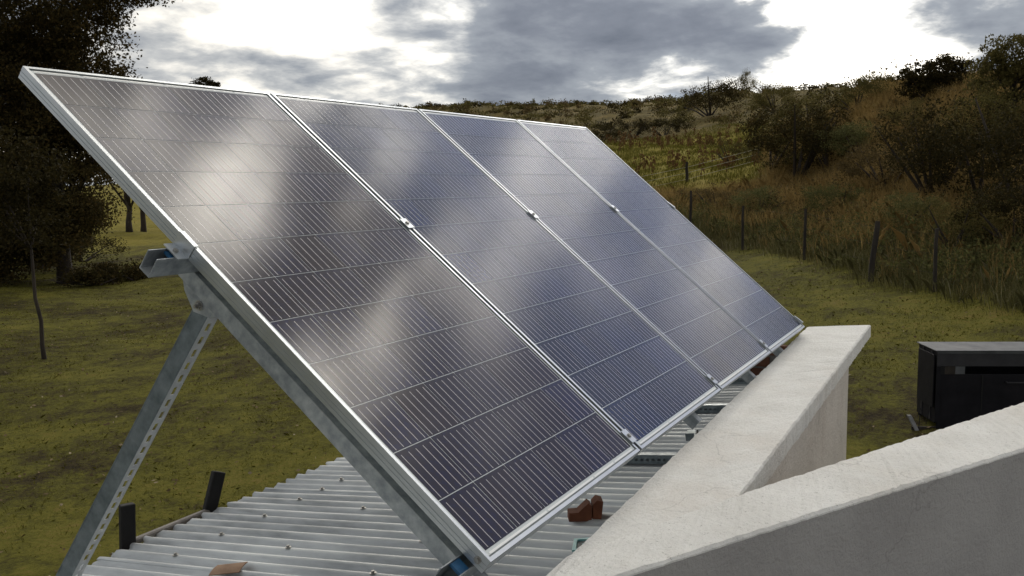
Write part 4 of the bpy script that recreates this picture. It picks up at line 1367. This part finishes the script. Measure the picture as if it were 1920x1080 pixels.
pts, r, px = scatter(5200, 1210, 2250, 23, 75, lambda px, r, x, y: ~in_field(px, r) & (r > fence_r(px) + 4.0 + vr.normal(0, 1.5, len(px))))
tussocks('dry_grass', 'tall dry orange brown grass on the bank and slope', 'grass', pts, 30, 0.22, 0.4, 0.95, 0.008, 'grass_dry')
pts, r, px = scatter(4200, 1180, 2250, 18, 42, lambda px, r, x, y: (r > fence_r(px) - 0.5 + vr.normal(0, 0.5, len(px))) & (r < fence_r(px) + 5))
tussocks('weed_belt', 'tall green weedy grass growing along the wire fence', 'grass', pts, 26, 0.17, 0.12, 0.52, 0.005, 'grass_green')
pts, r, px = scatter(700, 1180, 2250, 18, 42, lambda px, r, x, y: (r > fence_r(px) + 0.2) & (r < fence_r(px) + 5.5))
tussocks('dry_weeds', 'dry brown weeds among the green ones along the fence', 'grass', pts, 12, 0.16, 0.35, 0.9, 0.005, 'grass_dry')
pts, r, px = scatter(2600, 1080, 1460, 44, 95, lambda px, r, x, y: in_field(px, r))
tussocks('field_grass', 'low yellow green growth covering the stalk field', 'grass', pts, 10, 0.25, 0.15, 0.4, 0.02, 'lawn_tuft')

# short lawn
pts, r, px = scatter(42000, -60, 2000, 10, 48, lambda px, r, x, y: (r < np.interp(px, [-60, 700, 1000, 1250, 1400, 1510, 1640, 1760, 1920, 4000], [48, 48, 40, 34, 30, 26, 22, 20, 18.5, 18])) & ~((x < 4.9) & (y < 2.2)) & (vr.uniform(size=len(px)) < 0.55 + 0.4 * hnoise(x * 1.7, y * 1.7)))
tussocks('lawn', 'short patchy olive lawn around the house', 'grass', pts, 7, 0.10, 0.025, 0.09, 0.005, 'lawn_tuft', (0.2, 1.2))
pts, r, px = scatter(2600, -60, 2000, 9, 34, lambda px, r, x, y: (r < np.interp(px, [0, 1000, 1250, 1400, 1510, 1640, 1760, 1920], [34, 34, 33, 30, 26, 22, 20, 18.5])) & ~((x < 4.9) & (y < 2.2)))
pts[:, 2] += 0.03
v, f = leaf_cards(vr, pts, 0.06, 0.8)
tag(ob('fallen_leaves', fast_mesh('fallen_leaves', v, f, 'litter')), 'pale fallen leaves strewn over the lawn', 'leaves', kind='stuff')

# ---- dry stalks of the field, one by one
def stalk_mesh(seed):
    rg = np.random.default_rng(seed)
    parts = [tube([(0, 0, -0.1), (rg.normal(0, 0.03), rg.normal(0, 0.03), 0.7), (rg.normal(0, 0.07), rg.normal(0, 0.07), 1.35)], [0.035, 0.028, 0.010], 5)]
    for k in range(9):
        z = rg.uniform(0.25, 1.3)
        a = rg.uniform(0, 6.28)
        d = np.array([math.cos(a), math.sin(a), 0])
        sd_ = np.array([-d[1], d[0], 0]) * 0.035
        p0 = np.array([0, 0, z])
        p1 = p0 + d * 0.16 + [0, 0, 0.10]
        p2 = p0 + d * 0.30 - [0, 0, rg.uniform(0.05, 0.35)]
        parts.append(([p0 - sd_ * 0.5, p0 + sd_ * 0.5, p1 + sd_, p2, p1 - sd_], [(0, 1, 2, 3, 4)]))
    v, f = join(parts)
    return mesh('dry_stalk', v, f, 'stalk')


STK = [stalk_mesh(k) for k in range(5)]
pts, r, px = scatter(110, 1130, 1425, 50, 92, lambda px, r, x, y: vr.uniform(size=len(px)) < 0.5 + 0.5 * hnoise(x * 0.9, y * 0.9))
for k, pt in enumerate(pts):
    q = ob('dry_stalk', STK[k % 5], None, pt)
    sc = vr.uniform(0.5, 0.95)
    q.scale = (sc, sc, sc)
    q.rotation_euler = (0, 0, vr.uniform(0, 6.28))
    tag(q, 'dry brown plant stalk standing in the yellow green hillside field', 'stalk', 'dry stalks in the hillside field')

# ---- fences
def fence_post(px, r, h, rad, lean, label, name='fence_post', group='posts of the wire fence along the lawn'):
    b = at(px, r)
    rg = np.random.default_rng(int(px))
    pth = [(0, 0, -0.3), (lean * 0.3 + rg.normal(0, 0.01), 0, h * 0.35), (lean * 0.7 + rg.normal(0, 0.012), rg.normal(0, 0.01), h * 0.72), (lean, 0, h)]
    v, f = tube(pth, [rad * 1.1, rad, rad * 0.95, rad * 0.85], 8)
    q = ob(name, mesh(name, v, f, 'post', smooth=False), None, b)
    tag(q, label, 'fence post', group)
    q.rotation_euler = (0, 0, FWD_AZ - math.pi / 2)
    return b + np.array([0, 0, h])


tops = [fence_post(1205, 36.5, 1.40, 0.05, 0.0, 'fence post by the panel edge, mostly hidden behind the panel'),
        fence_post(1296, 33.0, 1.42, 0.05, 0.0, 'short-looking fence post right at the slanting edge of the last panel'),
        fence_post(1394, 29.7, 1.42, 0.045, 0.0, 'straight fence post nearest the panel edge in the open'),
        fence_post(1510, 26.2, 1.42, 0.045, 0.01, 'straight dark fence post in the middle of the weedy fence line'),
        fence_post(1636, 22.0, 1.38, 0.065, 0.13, 'thick crooked leaning fence post'),
        fence_post(1758, 20.3, 1.30, 0.040, 0.0, 'fence post in the dark shade right of the crooked one')]
for k, hh in enumerate((0.12, 0.52, 0.92)):
    pth = []
    for i, tp in enumerate(tops):
        pth.append(tp - np.array([0, 0, hh]))
        if i < len(tops) - 1:
            pth.append((tp + tops[i + 1]) / 2 - np.array([0, 0, hh + 0.03]))
    q = ob('fence_wire', mesh('fence_wire', *tube(pth, [0.0022] * len(pth), 4), 'post'))
    tag(q, ('top wire of the fence along the lawn', 'middle wire of the fence along the lawn', 'bottom wire of the fence along the lawn')[k], 'wire', 'wires of the lawn fence')
ftops = [fence_post(1120, 49, 1.15, 0.07, 0, 'field fence post hidden behind the last panel', group='posts of the field fence'),
         fence_post(1288, 52, 1.15, 0.09, 0, 'single dark post standing in the lower part of the stalk field', group='posts of the field fence'),
         fence_post(1420, 56, 1.15, 0.07, 0, 'field fence post swallowed by the thorn bush', group='posts of the field fence')]
for k, hh in enumerate((0.30, 0.62, 0.98)):
    pth = [tp - np.array([0, 0, hh]) for tp in ftops]
    q = ob('fence_wire', mesh('fence_wire', *tube(pth, [0.011] * 3, 4), 'wire'))
    tag(q, ('top pale wire of the field fence', 'middle pale wire of the field fence', 'lowest pale wire of the field fence')[k], 'wire', 'wires of the field fence')
